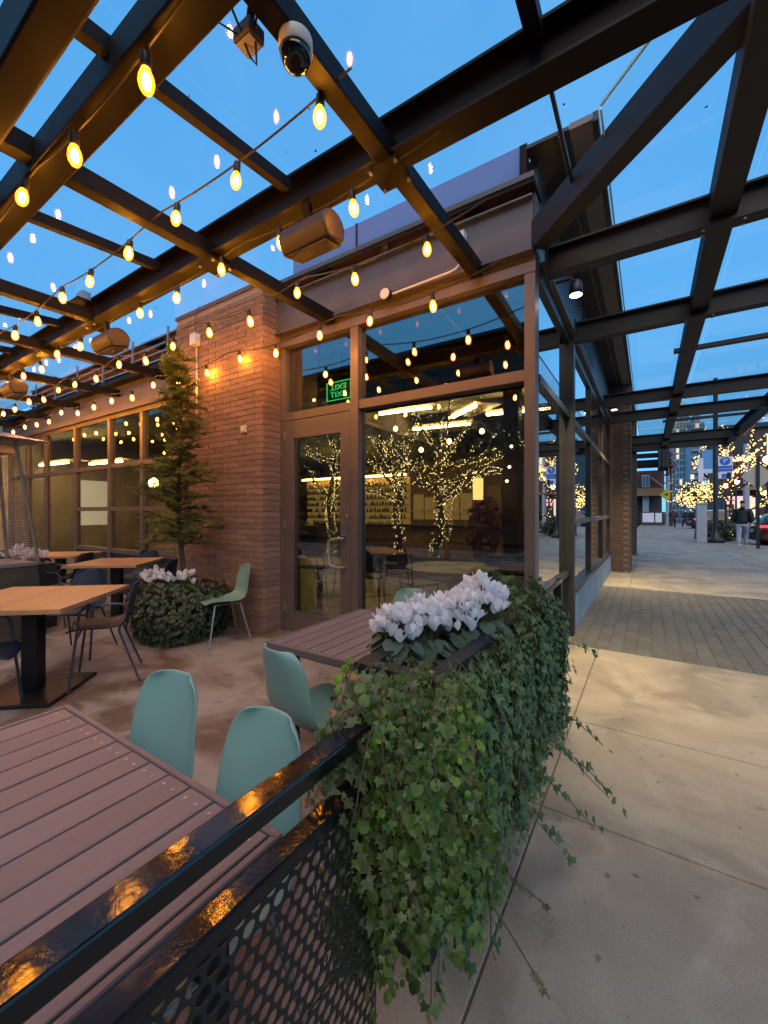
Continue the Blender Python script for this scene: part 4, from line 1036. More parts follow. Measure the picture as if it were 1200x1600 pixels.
slat_table(-1.685, -.635, -.95, .60, 'large purple-brown slatted table in the foreground beside the near railing')
slat_table(-1.66, -.78, 1.44, 2.28, 'smaller purple-brown slatted table behind the planter near the door')
def wood_table(x, y, rz, s, label):
    t = thing('wooden_table', label, 'table', (x, y, 0), 'square wooden tables on black pedestals')
    h = s / 2; n = 9; w = s / n
    me = MB().box(-w / 2 + .0008, w / 2 - .0008, -h, h, -.032, 0, bev=.0015).mesh('plank', 'table_wood')
    for k in range(n): link('plank', me, t, (-h + w * (k + .5), 0, .742 + ru(-.0004, .0004)))
    for nm, bx in (('column', (-.055, .055, -.055, .055, .03, .69)), ('base', (-.30, .30, -.30, .30, .0, .03)), ('top_plate', (-.25, .25, -.25, .25, .69, .709))):
        o = link(nm, MB().box(*bx).mesh(nm, 'black_metal'), t); bevel_mod(o, .006, 2)
    t.rotation_euler = (0, 0, rz); return t
wood_table(-4.02, 1.20, radians(40), .96, 'nearest square wooden table at the left edge of the picture')
wood_table(-5.95, 2.66, radians(40), .86, 'second square wooden table in front of the left windows')
wood_table(-7.75, 2.65, radians(40), .8, 'farthest square wooden table beside the pyramid heater')

# ------------------------------------------------------------------ pyramid patio heater
HX, HY = -6.12, 1.40
ht = thing('patio_heater', 'tall pyramid patio heater with wire guard and glass tube behind the tables', 'heater', (HX, HY, 0))
rz = radians(8)
def hp(x, y, z): return (HX + x * cos(rz) - y * sin(rz), HY + x * sin(rz) + y * cos(rz), z)
def frus(a, z0, b, z1, name, m):
    v = [hp(sx * a, sy * a, z0) for sx, sy in ((-1, -1), (1, -1), (1, 1), (-1, 1))] + [hp(sx * b, sy * b, z1) for sx, sy in ((-1, -1), (1, -1), (1, 1), (-1, 1))]
    return MB().add(v, [(3, 2, 1, 0), (4, 5, 6, 7), (0, 1, 5, 4), (1, 2, 6, 5), (2, 3, 7, 6), (3, 0, 4, 7)]).build(name, m, ht)
frus(.40, .02, .33, .80, 'base_cabinet', 'heater_olive'); frus(.345, .80, .34, .835, 'base_rim', 'heater_steel')
frus(.20, 2.05, .19, 2.15, 'burner_head', 'heater_steel')
MB().add([hp(-.42, -.42, 2.20), hp(.42, -.42, 2.20), hp(.42, .42, 2.20), hp(-.42, .42, 2.20), hp(-.07, -.07, 2.30), hp(.07, -.07, 2.30), hp(.07, .07, 2.30), hp(-.07, .07, 2.30)], [(3, 2, 1, 0), (4, 5, 6, 7), (0, 1, 5, 4), (1, 2, 6, 5), (2, 3, 7, 6), (3, 0, 4, 7)]).build('reflector_hood', 'heater_steel', ht)
for sx in (-1, 1):
    for sy in (-1, 1): MB().bar(hp(sx * .33, sy * .33, .83), hp(sx * .18, sy * .18, 2.20), .028, .028).build('corner_post', 'heater_steel', ht)
for s in range(4):
    gd = MB()
    for k in range(44):
        z = .87 + k * .0268; a = .325 - .15 * (z - .83) / 1.37
        c4 = [hp(-a, -a, z), hp(a, -a, z), hp(a, a, z), hp(-a, a, z)]; gd.tube([c4[s], c4[(s + 1) % 4]], .0022, 4)
    for f in (-.5, 0, .5):
        e = [lambda a, f=f: hp(f * a, -a, 0), lambda a, f=f: hp(a, f * a, 0), lambda a, f=f: hp(-f * a, a, 0), lambda a, f=f: hp(-a, -f * a, 0)][s]
        p0 = e(.325); p1 = e(.205); gd.tube([(p0[0], p0[1], .86), (p1[0], p1[1], 2.03)], .0025, 4)
    gd.build('wire_guard', 'galvanised', ht)
MB().lathe([(.055, .83), (.055, 2.06)], (HX, HY, 0), 20).build('glass_tube', 'heater_tube', ht, True)

# left planter with white flowers behind the heater guard
fb = thing('flower_trough', 'low dark trough of white flowers behind the heater base', 'planter', (-6.6, 1.9, 0))
MB().box(-7.1, -6.1, 1.75, 2.05, 0, .78).build('trough', 'planter_black', fb); 
for k, (x, lab) in enumerate(((-6.9, 'white cyclamen at the far end of the trough behind the heater'), (-6.6, 'white cyclamen in the middle of the trough behind the heater'), (-6.3, 'white cyclamen at the near end of the trough behind the heater'))): cyclamen(x, 1.9, .78, 8, .13, .12, lab, 'white cyclamen behind the heater', 5, 2.0)

# ------------------------------------------------------------------ room behind the glass
structure(B('interior_floor', 'room_floor', None, (-15.5, CX - .1, FY + .1, 15.9, -.05, .004)))
structure(B('interior_ceiling', 'room_ceiling', None, (PX0, CX - .11, FY + .16, 15.8, 3.93, 3.985)))
structure(B('interior_ceiling_left', 'room_ceiling', None, (-15.5, PX0 - .004, LY + .1, 15.8, 3.5, 3.56)))
structure(B('interior_back_wall', 'room_wall', None, (-15.5, CX - .11, 15.5, 15.7, .004, 3.93)))
structure(B('interior_bulkhead', 'room_wall', None, (PX0 - .004, PX0 + .03, FY + .31, 15.6, 3.4, 3.99)))
structure(B('added_transom_blocker', 'screen_black', None, (PX1 + .02, CX - .12, 4.05, 4.5, 2.73, 3.93)))  # added unseen dark panel; keeps the lit room out of the transom
structure(B('interior_partition', 'room_wall', None, (-15.3, -8.2, 7.9, 8.0, .004, 3.5)))
structure(B('interior_left_wall', 'room_wall', None, (-15.5, -15.3, FY + .3, 15.5, .004, 3.93)))
structure(B('interior_far_street_wall', 'room_wall', None, (CX - .35, CX - .25, 11.0, 15.5, .004, 3.93)))
structure(B('interior_pillar_lining', 'room_wall', None, (PX0 - .02, PX1 + .005, FY + .26, FY + .30, .004, 3.93)))
SHY = 11.6
sf = thing('bar_shelf', 'warmly lit back-bar shelf of bottles seen through the big window', 'shelf', tuple(at(556, 830, Y=SHY)[:2]) + (0,))
xa, xb_ = at(480, 800, Y=SHY).x, at(640, 800, Y=SHY).x
MB().box(xa, xb_, SHY, SHY + .05, .9, 2.55).build('back_panel', 'backlit_panel', sf)
for k in range(7): MB().box(xa, xb_, SHY - .25, SHY, .95 + .22 * k, .975 + .22 * k).build('shelf_board', 'room_wood', sf)
bt = MB()
for k in range(7):
    x = xa + .05
    while x < xb_ - .05:
        if rnd() < .85: h = ru(.09, .17); bt.lathe([(.03, 0), (.03, h * .6), (.012, h * .75), (.012, h)], (x, SHY - .12, .976 + .22 * k), 6)
        x += ru(.07, .12)
bt.build('bottles', 'bottle', sf, kind='stuff')
MB().box(xa, xb_, SHY - .28, SHY - .24, 2.57, 2.63).build('strip_light', 'shelf_glow', sf)
kx0, kx1 = at(645, 0, Y=12.4).x, at(738, 0, Y=12.4).x
kp_ = thing('lit_kitchen_pass', 'yellow lit panel with a white rail inside, right of the bottle shelf', 'panel', (kx0, 12.4, 0))
for k in range(5): MB().box(kx0 + (kx1 - kx0) * k / 5 + .03, kx0 + (kx1 - kx0) * (k + 1) / 5 - .03, 12.4, 12.45, 1.15, 2.0 - .1 * (k % 2)).build('panel', 'pass_panel', kp_)
MB().box(kx0 - .1, kx1 + .9, 12.2, 12.3, 1.42, 1.47).build('rail', 'white_plastic', kp_); MB().box(kx0 - .1, kx1 + .9, 12.46, 12.6, .004, 2.2).build('wall_section', 'room_wood', kp_)
bc = thing('bar_counter', 'dark bar counter in front of the lit shelf inside', 'counter', (-4.5, 10.2, 0))
MB().box(-9.0, -2.6, 10.0, 10.5, 0, .98).build('front', 'room_wood', bc); MB().box(-9.1, -2.5, 9.9, 10.6, .98, 1.04).build('top', 'room_dark', bc)
def ceil_light(px, py, w, d, rz, label):
    p = at(px, py, Z=3.62 if px > 440 else 2.85)
    t = thing('ceiling_light', label, 'ceiling light', tuple(p), 'ceiling lights inside the restaurant')
    hd = link('hood', MB().add([(-w / 2, -d / 2, 0), (w / 2, -d / 2, 0), (w / 2, d / 2, .0), (-w / 2, d / 2, .0), (-w / 2, -d / 2, .03), (w / 2, -d / 2, .03), (w / 2, d / 2, .03), (-w / 2, d / 2, .03)], [(3, 2, 1, 0), (4, 5, 6, 7), (0, 1, 5, 4), (1, 2, 6, 5), (2, 3, 7, 6), (3, 0, 4, 7)]).mesh('hood', 'hood_wood'), t)
    link('tube', MB().box(-w / 2 + .05, w / 2 - .05, -d / 2 - .05, -d / 2 + .03, -.10, -.055).mesh('tube', 'tube_light'), t)
    r_ = MB()
    for s_ in (-1, 1): r_.tube([(s_ * w * .3, 0, .03), (s_ * w * .3, 0, .31)], .006, 5)
    link('hanger', r_.mesh('hanger', 'room_dark'), t)
    t.rotation_euler = (0, 0, rz)
ceil_light(700, 668, 1.6, 1.1, radians(5), 'large lit ceiling panel in the middle of the big window')
ceil_light(640, 640, 1.3, .5, radians(5), 'lit ceiling tube at the top left of the big window')
ceil_light(742, 640, 1.2, .6, radians(-40), 'angled lit ceiling panel right of the middle')
ceil_light(810, 640, 1.4, .3, radians(8), 'thin ceiling tube at the right of the big window')
ceil_light(180, 720, 1.6, .5, radians(5), 'warm ceiling light seen through the left windows')
ceil_light(100, 722, 1.6, .5, radians(5), 'warm ceiling light farthest left behind the left windows')
ceil_light(488, 728, .9, .3, radians(5), 'dim ceiling tube seen through the door glass')
for k, (px, py, z, lab) in enumerate(((753, 674, 2.9, 'bare pendant bulb below the angled ceiling panel'), (702, 690, 2.75, 'pendant bulb left of the lit tree top'), (658, 703, 2.7, 'pendant bulb between the two lit trees'), (618, 670, 2.9, 'pendant bulb above the left lit tree'), (800, 698, 2.6, 'pendant bulb near the right frame of the window'), (797, 730, 2.4, 'brighter pendant bulb low at the right of the window'), (793, 752, 2.2, 'small low pendant bulb by the brown column'), (240, 755, 2.0, 'glowing pendant seen through the left windows beside the conifer'))):
    p = at(px, py, Y=7.5 if k < 7 else 5.5)
    t = thing('pendant_lamp', lab, 'pendant lamp', tuple(p), 'pendant bulbs inside the restaurant'); r_ = .05 if k < 7 else .12
    MB().lathe([(.2 * r_, -r_), (.8 * r_, -.6 * r_), (r_, 0), (.8 * r_, .6 * r_), (.3 * r_, 1.1 * r_)], p, 12).build('bulb', 'pendant_glow', t, 'all')
    MB().tube([p + Vector((0, 0, r_)), (p.x, p.y, 3.93)], .005, 5).build('cord', 'room_dark', t)
p = at(747, 764, Y=7.0)
ln = thing('wall_lantern', 'tall glowing rectangular lantern inside at the right of the window', 'lantern', tuple(p))
MB().box(p.x - .07, p.x + .07, p.y - .07, p.y + .07, p.z - .19, p.z + .19).build('shade', 'lantern_glow', ln); MB().tube([p + Vector((0, 0, .19)), (p.x, p.y, 3.93)], .006, 5).build('cord', 'room_dark', ln)
p = at(801, 800, Y=7.6)
ic = thing('interior_column', 'brown wooden column inside near the window corner', 'column', (p.x, p.y, 0)); MB().box(p.x - .14, p.x + .14, p.y - .14, p.y + .14, .0, 3.9).build('shaft', 'room_wood', ic); MB().box(p.x - .2, p.x + .2, p.y - .2, p.y + .2, 3.7, 3.92).build('capital', 'room_dark', ic)
p = at(755, 830, Y=7.2)
rf = thing('red_foliage_plant', 'dark red leafy plant inside behind the big window', 'plant', (p.x, p.y, 0)); F = Foliage()
for k in range(500):
    a = ru(0, 2 * pi); h = ru(.5, 1.7); r_ = .32 * sin(pi * (h - .3) / 1.7) * sqrt(rnd()); F.leaf('heart', (p.x + r_ * cos(a), p.y + r_ * sin(a), h), (ru(-1, 1), ru(-1, .2), ru(0, 1)), (ru(-1, 1), ru(-1, 1), -1), ru(.05, .1), 'red_leaf')
F.build(rf, ['red_leaf'], 60); MB().lathe([(.16, 0), (.2, .4), (.19, .5)], (p.x, p.y, .004), 14).build('pot', 'room_dark', rf)
# fairy-lit trees; those inside stand in for reflections of lit street trees
def lit_tree(base, trunk_top, limbs, label, seed, nb=6.0, r0=.09, z0=.14):
    random.seed(seed); b = Vector(base)
    t = thing('fairy_light_tree', label, 'tree', tuple(b), 'trees wound with fairy lights')
    tk = MB(); lights = MB(); tt = Vector(trunk_top)
    paths = [[b + (tt - b) * (k / 8) + Vector((.05 * sin(k * 1.3 + seed), .05 * cos(k + seed), 0)) for k in range(9)]]
    rads = [[r0 * (1 - .45 * k / 8) for k in range(9)]]
    for (h, dx, dy, dz, rr) in limbs:
        p = b + (tt - b) * h; d = Vector((dx, dy, dz)); pts = []
        for k in range(9):
            f = k / 8; pts.append(p + d * f + Vector((.06 * sin(4 * f + dx * 5), .06 * cos(3 * f + dx), .12 * d.length * sin(f * pi) * .5)))
        paths.append(pts); rads.append([rr * (1 - .8 * k / 8) for k in range(9)])
    for pts, rs in list(zip(paths, rads))[1:]:
        for q in range(3):
            i0 = random.randint(3, 7); p = pts[i0]; d = (pts[8] - pts[0]).normalized() * ru(.3, .7) + Vector((ru(-.4, .4), ru(-.3, .3), ru(-.1, .45)))
            paths.append([p + d * (k / 8) + Vector((0, 0, .08 * sin(k * .4))) for k in range(9)]); rads.append([.02 * (1 - .08 * k) for k in range(9)])
    for pts, rs in zip(paths, rads): tk.tube(pts, rs, 8, True)
    oct_v = [(1, 0, 0), (-1, 0, 0), (0, 1, 0), (0, -1, 0), (0, 0, 1), (0, 0, -1)]; oct_f = [(0, 2, 4), (2, 1, 4), (1, 3, 4), (3, 0, 4), (2, 0, 5), (1, 2, 5), (3, 1, 5), (0, 3, 5)]
    nmain = 1 + len(limbs)
    for ip, (pts, rs) in enumerate(zip(paths, rads)):
        L = sum((pts[k + 1] - pts[k]).length for k in range(8)); n = int(L * nb * (9 if ip == 0 else 6.5 if ip < nmain else 2.2))
        for k in range(n):
            f = rnd() * 8; i = min(7, int(f)); p = pts[i].lerp(pts[i + 1], f - i); r_ = rs[i] * ru(.8, 1.6) + ru(.01, .05); a = ru(0, 2 * pi); d = (pts[i + 1] - pts[i]).normalized(); s_ = d.orthogonal().normalized(); u_ = d.cross(s_)
            if p.z < z0: continue
            q = p + (s_ * cos(a) + u_ * sin(a)) * r_; e = ru(.0042, .0072); lights.add([tuple(q + Vector(v) * e) for v in oct_v], oct_f)
    tk.build('trunk', 'bark', t, True); lights.build('fairy_lights', 'fairy_glow', t, kind='stuff')
TY = 8.6
b1 = at(684, 830, Y=TY); b1.z = 0
lit_tree(b1, (b1.x + .05, TY, 2.75), [(.55, .9, 0, .55, .05), (.62, 1.5, .1, .9, .05), (.75, .5, .1, 1.0, .05), (.8, -.9, -.1, .45, .045), (.68, -.8, .2, .25, .04), (.9, .15, .1, .95, .05), (.85, 1.2, 0, .2, .04), (1, -.6, 0, .75, .035), (1, .4, 0, .8, .035), (.72, 1.75, .1, .25, .03)], 'fairy-lit tree with spreading limbs standing in for a reflection in the middle of the big window', 3)
b2 = at(622, 830, Y=9.4); b2.z = 0
lit_tree(b2, (b2.x - .02, 9.4, 2.05), [(.75, .35, 0, 1.15, .05), (.9, -.9, 0, 1.0, .05), (.8, -1.1, .1, .35, .04), (1, -.5, 0, 1.3, .05), (1, -.95, 0, 1.6, .04), (.95, -.2, 0, 1.5, .04), (1, .6, .2, 1.6, .03)], 'fairy-lit tree standing in for a reflection at the left of the big window beside the lit shelf', 4, nb=7)
b3 = at(516, 830, Y=8.8); b3.z = 0
lit_tree(b3, (b3.x + .05, 8.8, 2.9), [(.6, -.7, 0, .5, .04), (.9, .45, 0, .6, .04), (.95, -.9, 0, .3, .035), (.5, .5, 0, .8, .035), (1, .05, 0, .5, .05)], 'fairy-lit tree inside, standing in for a reflection in the door glass', 5, nb=7)
b4 = Vector((-9.6, 6.6, 0))
lit_tree(b4, (b4.x, 6.6, 2.0), [(.8, .7, 0, .7, .04), (.8, -.9, 0, .8, .04), (1, .3, 0, .9, .04), (1, -.4, 0, .6, .03), (.9, 1.2, 0, .5, .03)], 'fairy-lit tree standing in for a reflection, behind the left windows', 6, nb=6)
# tables and chairs inside
def round_table(x, y, r, label):
    t = thing('round_table', label, 'table', (x, y, 0), 'tables inside the restaurant')
    MB().lathe([(r - .01, .71), (r, .72), (r, .745), (r - .01, .75)], (x, y, 0), 32).build('table_top', 'room_wood', t); MB().lathe([(.22, .0), (.22, .03), (.04, .06), (.04, .71)], (x, y, 0.004), 16).build('pedestal', 'room_dark', t)
p = at(705, 885, Z=.75); round_table(p.x, p.y, .55, 'round wooden table inside right behind the flowers')
p = at(500, 876, Z=.75); round_table(p.x, p.y, .5, 'round table inside behind the door glass')
def in_chair(x, y, rz, label):
    t = thing('interior_chair', label, 'chair', (x, y, .004), 'dark chairs inside the restaurant')
    link('seat', MB().box(-.21, .21, -.21, .21, .43, .46).mesh('seat', 'room_dark'), t); link('backrest', MB().box(-.2, .2, .19, .22, .55, .85).mesh('backrest', 'room_dark'), t)
    for a in (-1, 1):
        for b_ in (-1, 1): link('leg', MB().tube([(a * .18, b_ * .18, .43), (a * .21, b_ * .21, 0)], .013, 6).mesh('leg', 'room_dark'), t)
        link('back_post', MB().tube([(a * .18, .19, .45), (a * .18, .21, .84)], .012, 6).mesh('back_post', 'room_dark'), t)
    t.rotation_euler = (0, 0, rz)
in_chair(-3.5, 5.0, .4, 'dark chair inside at the left of the big window'); in_chair(-2.6, 4.9, 2.6, 'dark chair inside just behind the glass near the mullion'); in_chair(-4.4, 5.7, -.5, 'dark chair inside behind the door glass'); in_chair(-1.6, 5.2, 3.6, 'dark chair inside near the corner of the glass')
bt_ = thing('booth_bench', 'long dark booth bench inside across the window', 'bench', (-2.6, 7.4, 0)); MB().box(-5.5, -1.2, 7.5, 8.0, 0.004, .28).build('seat', 'room_dark', bt_); MB().box(-5.5, -1.2, 8.0, 8.12, 0.004, .42).build('backrest', 'room_dark', bt_)
# exit sign: mirrored lettering, as it is seen from behind
def text_mesh(s, size, m, mirror=False):
    cu = bpy.data.curves.new('txt', 'FONT'); cu.body = s; cu.size = size; cu.align_x = 'CENTER'; cu.align_y = 'CENTER'; cu.extrude = size * .02
    to = bpy.data.objects.new('txt', cu); COL.objects.link(to)
    dg = bpy.context.evaluated_depsgraph_get(); me = bpy.data.meshes.new_from_object(to.evaluated_get(dg)); bpy.data.objects.remove(to); bpy.data.curves.remove(cu)
    if mirror:
        for v in me.vertices: v.co.x = -v.co.x
    me.materials.clear(); me.materials.append(M[m]); return me
p = at(529, 610, Y=3.95)
ex = thing('exit_sign', 'green lit exit sign hanging behind the glass above the door, lettering mirrored', 'exit sign', tuple(p))
w, h = .19, .115
for nm, bx in (('frame', (-w, w, -.006, .006, h - .008, h)), ('frame', (-w, w, -.006, .006, -h, -h + .008)), ('frame', (-w, -w + .008, -.006, .006, -h, h)), ('frame', (w - .008, w, -.006, .006, -h, h))): link(nm, MB().box(*bx).mesh(nm, 'exit_green'), ex)
glass('acrylic', (.75, .95, .8), .03); link('panel', MB().box(-w + .008, w - .008, .0, .004, -h + .008, h - .008).mesh('panel', 'acrylic'), ex)
for dz, fl in ((-.05, 1), (.048, -1)):
    o = link('lettering', text_mesh('EXIT', .12, 'exit_green', True), ex, (0, -.008, dz)); o.rotation_euler = (pi / 2, 0, 0); o.scale = (1.05, fl * .8, 1)
link('hanger', MB().tube([(0, 0, h), (0, 0, 3.93 - p.z)], .008, 6).mesh('hanger', 'room_dark'), ex)

# ------------------------------------------------------------------ the street beyond
def leafy(t, c, rx, ry, rz, n, size, m, name='crown', hollow=.5):
    mb = MB(); v0, f0 = heart_leaf(1.0)
    for k in range(n):
        d = Vector((random.gauss(0, 1), random.gauss(0, 1), random.gauss(0, 1))).normalized(); r_ = (hollow + (1 - hollow) * rnd()) * (1 + .28 * mnoise.noise(d * 2.2 + Vector(c)))
        p = Vector(c) + Vector((d.x * rx, d.y * ry, d.z * rz)) * r_; R = orient(d + Vector((ru(-.6, .6), ru(-.6, .6), ru(-.2, .9))), Vector((ru(-1, 1), ru(-1, 1), -.6))); s_ = size * ru(.6, 1.3)
        mb.add([R @ (Vector(q) * s_) + p for q in v0], f0)
    return mb.build(name, m, t, kind='stuff')
def dots(t, fn, n, r0, r1, m='fairy_far', name='fairy_lights'):
    mb = MB(); ov = [(1, 0, 0), (-1, 0, 0), (0, 1, 0), (0, -1, 0), (0, 0, 1), (0, 0, -1)]; of = [(0, 2, 4), (2, 1, 4), (1, 3, 4), (3, 0, 4), (2, 0, 5), (1, 2, 5), (3, 1, 5), (0, 3, 5)]
    for k in range(n):
        q = Vector(fn(k)); e = ru(r0, r1); mb.add([tuple(q + Vector(v) * e) for v in ov], of)
    return mb.build(name, m, t, kind='stuff')
random.seed(31)
# pale street post
p = at(1096, 848, Z=0)
ps = thing('pale_post', 'thick pale concrete post at the kerb below the lit tree', 'post', tuple(p)); bevel_mod(MB().box(p.x - .19, p.x + .19, p.y - .19, p.y + .19, 0, 1.75).build('shaft', 'pale_post', ps), .02); MB().box(p.x - .21, p.x + .21, p.y - .21, p.y + .21, 1.75, 1.82).build('cap', 'pale_post', ps)
# yellow-lit small tree behind it
c = at(1088, 775, Y=27); yt = thing('glowing_yellow_tree', 'small tree thick with golden fairy lights above the pale post', 'tree', (c.x, c.y, 0))
MB().tube([(c.x, c.y, 0), (c.x + .05, c.y, 1.0), (c.x, c.y, 2.1)], [.09, .07, .05], 8).build('trunk', 'bark', yt); leafy(yt, (c.x, c.y, 2.3), .95, .8, .7, 600, .10, 'far_leaf')
def golden(k):
    d = Vector((random.gauss(0, 1), random.gauss(0, 1), random.gauss(0, 1))).normalized(); r_ = ru(.25, 1.12) * (1 + .35 * mnoise.noise(d * 2.5)); return (c.x + 1.0 * d.x * r_, c.y + .8 * d.y * r_, 2.3 + .66 * d.z * r_ + .18 * d.x)
dots(yt, golden, 900, .015, .034)
# lamp pole with banners
p = at(1118, 848, Z=0); lpx, lpy = p.x, p.y
lp = thing('banner_pole', 'dark street pole with a fluted round base carrying two banners', 'lamp post', (lpx, lpy, 0))
MB().lathe([(.34, 0), (.34, .12), (.26, .2), (.16, .3), (.10, .6), (.085, 7.5)], (lpx, lpy, 0), 16).build('pole', 'black_metal', lp, True)
for z in (2.9, 4.8):
    MB().tube([(lpx - 1.1, lpy, z), (lpx + 1.0, lpy, z)], .02, 6).build('banner_arm', 'black_metal', lp)
def banner(name, x0, x1, z0, z1, m, lab, y): t = thing(name, lab, 'banner', (lpx, y, z0)); MB().box(x0, x1, y - .012, y + .012, z0, z1).build('cloth', m, t); return t
s1 = at(1118, 710, Y=lpy); s0 = at(1142, 740, Y=lpy)
ba = banner('parking_banner', at(1121, 0, Y=lpy).x, at(1145, 0, Y=lpy).x, at(1121, 749, Y=lpy).z, at(1121, 714, Y=lpy).z, 'banner_white', 'white and blue parking banner with a circled P on the street pole', lpy)
bz0, bz1 = at(1121, 749, Y=lpy).z, at(1121, 714, Y=lpy).z; bx0, bx1 = at(1121, 0, Y=lpy).x, at(1145, 0, Y=lpy).x; bw, bh = bx1 - bx0, bz1 - bz0
for f0, f1 in ((.34, .455), (.475, .59)): MB().box(bx0 + .02, bx1 - .02, lpy - .018, lpy - .0125, bz0 + bh * f0, bz0 + bh * f1).build('blue_band', 'banner_blue', ba)
cxb, czb = (bx0 + bx1) / 2, bz0 + bh * .80
MB().lathe([(.19, 0), (.19, .006)], (cxb, lpy - .0125, czb), 24, (0, -1, 0)).build('emblem', 'banner_blue', ba)
o = link('letter', text_mesh('P', .30, 'banner_white'), ba, Vector((cxb, lpy - .024, czb)) - ba.location); o.rotation_euler = (pi / 2, 0, 0)
MB().box(bx0 + .15, bx0 + .38, lpy - .018, lpy - .0125, bz0 + .05, bz0 + .24).build('print', 'banner_blue', ba); MB().box(bx1 - .2, bx1 - .06, lpy - .018, lpy - .0125, bz0 + .03, bz0 + .3).build('print', 'black_metal', ba)
cx0, cx1 = at(1099, 0, Y=lpy).x, at(1114, 0, Y=lpy).x
bb = banner('blue_banner', cx0 - .1, cx1, at(1105, 740, Y=lpy).z, at(1105, 703, Y=lpy).z, 'banner_sky', 'blue sky-patterned banner left of the parking banner on the same pole', lpy)
MB().box(cx0 - .08, cx1 - .02, lpy - .018, lpy - .0125, at(1105, 739, Y=lpy).z, at(1105, 733, Y=lpy).z).build('caption_band', 'banner_white', bb)
bcn = thing('white_banner', 'narrow white hanging sign in front of the blue banner', 'sign', (at(1094, 0, Y=lpy - .4).x, lpy - .4, 3.0))
MB().box(at(1091, 0, Y=lpy - .4).x, at(1099, 0, Y=lpy - .4).x, lpy - .42, lpy - .40, at(1095, 753, Y=lpy - .4).z, at(1095, 716, Y=lpy - .4).z).build('panel', 'banner_white', bcn)
MB().tube([(at(1095, 0, Y=lpy - .2).x, lpy - .41, at(1095, 716, Y=lpy - .4).z), (at(1095, 0, Y=lpy).x, lpy, 4.8)], .015, 6).build('hanger', 'black_metal', bcn)
# fairy-lit street tree behind the pole
c = at(1137, 760, Y=25.5)
ft = thing('street_tree', 'bare street tree strung with fairy lights behind the banners', 'tree', (c.x, c.y, 0))
tk = MB(); segs = []
def limb(p, d, L, r, lev):
    pts = [Vector(p)]; d = Vector(d).normalized()
    for k in range(5): d = (d + Vector((ru(-.25, .25), ru(-.25, .25), ru(-.05, .2)))).normalized(); pts.append(pts[-1] + d * L / 5)
    tk.tube(pts, [r * (1 - .12 * k) for k in range(6)], 6, False); segs.append((pts, r, lev))
    if lev < 3:
        for k in range(3): limb(pts[random.randint(2, 5)], d + Vector((ru(-1.1, 1.1), ru(-1.1, 1.1), ru(-.3, .5))), L * ru(.55, .75), r * .5, lev + 1)
limb((c.x, c.y, 0), (0, 0, 1), 2.6, .11, 0); limb((c.x, c.y, 2.2), (.8, 0, .8), 2.2, .06, 1); limb((c.x, c.y, 2.0), (-.7, .2, .9), 2.0, .06, 1)
tk.build('trunk', 'bark', ft)
def on_limbs(k):
    pts, r, lev = random.choice(segs); i = random.randint(0, 4); return pts[i].lerp(pts[i + 1], rnd()) + Vector((ru(-1, 1), ru(-1, 1), ru(-1, 1))) * (r + .03)
dots(ft, on_limbs, 700, .018, .035); leafy(ft, (c.x, c.y, 3.4), 1.5, 1.3, 1.2, 250, .12, 'red_leaf')
garl = thing('light_garland', 'swag of white fairy lights rising across the street to the right', 'string lights', (4, 25, 4))
gp = [at(1138, 746, Y=23.9), at(1152, 735, Y=25), at(1168, 716, Y=26), at(1178, 708, Y=27), at(1200, 690, Y=28), at(1225, 672, Y=29)]
MB().tube(gp, .012, 5).build('cable', 'cable_black', garl); gp2 = [at(1145, 718, Y=24), at(1160, 717, Y=25), at(1178, 715, Y=26)]
MB().tube(gp2, .012, 5).build('cable', 'cable_black', garl)
def ong(k):
    P_ = gp if k % 3 else gp2; i = random.randint(0, len(P_) - 2); return P_[i].lerp(P_[i + 1], rnd()) + Vector((ru(-.05, .05), 0, ru(-.1, .06)))
dots(garl, ong, 130, .028, .05)
# hedge planting at the pole foot, shrubs
for k, (px, py, rx, rz_, lab) in enumerate(((1122, 838, .8, .55, 'dark leafy shrub between the pale post and the banner pole'), (1142, 836, .8, .45, 'dark leafy shrub at the foot of the fairy-lit street tree'), (1185, 790, 2.0, .7, 'far dark hedge behind the red car'), (1128, 812, .7, .9, 'taller dark shrub under the golden tree'))):
    p = at(px, py + 9, Z=0) if k != 2 else at(1188, 835, Z=0); t = thing('street_shrub', lab, 'shrub', (p.x, p.y, 0), 'shrubs along the kerb'); leafy(t, (p.x, p.y + .6, rz_ * .9), rx, .7, rz_, 700, .11, 'far_leaf', 'foliage'); MB().tube([(p.x, p.y + .6, 0), (p.x, p.y + .6, rz_)], .03, 6).build('stem', 'bark', t)
# street lamps glowing beyond
for k, (px, py, Y_, r_, lab) in enumerate(((1150, 752, 34, .19, 'bright glowing globe lamp right of the parking banner'), (1134, 759, 36, .15, 'glowing globe lamp just below the parking banner'), (1199, 718, 30, .2, 'glowing lamp at the right edge above the diamond sign'), (1197, 770, 34, .15, 'white glowing lamp at the right edge above the red car'))):
    p = at(px, py, Y=Y_); t = thing('globe_lamp', lab, 'street lamp', (p.x, p.y, 0), 'globe lamps across the street'); MB().lathe([(.3 * r_, -r_), (.75 * r_, -.7 * r_), (r_, 0), (.75 * r_, .7 * r_), (.2 * r_, r_)], p, 14).build('globe', 'street_lamp_glow', t, 'all'); MB().tube([(p.x, p.y, 0), (p.x, p.y, p.z - r_)], [.07, .045], 8).build('pole', 'black_metal', t)
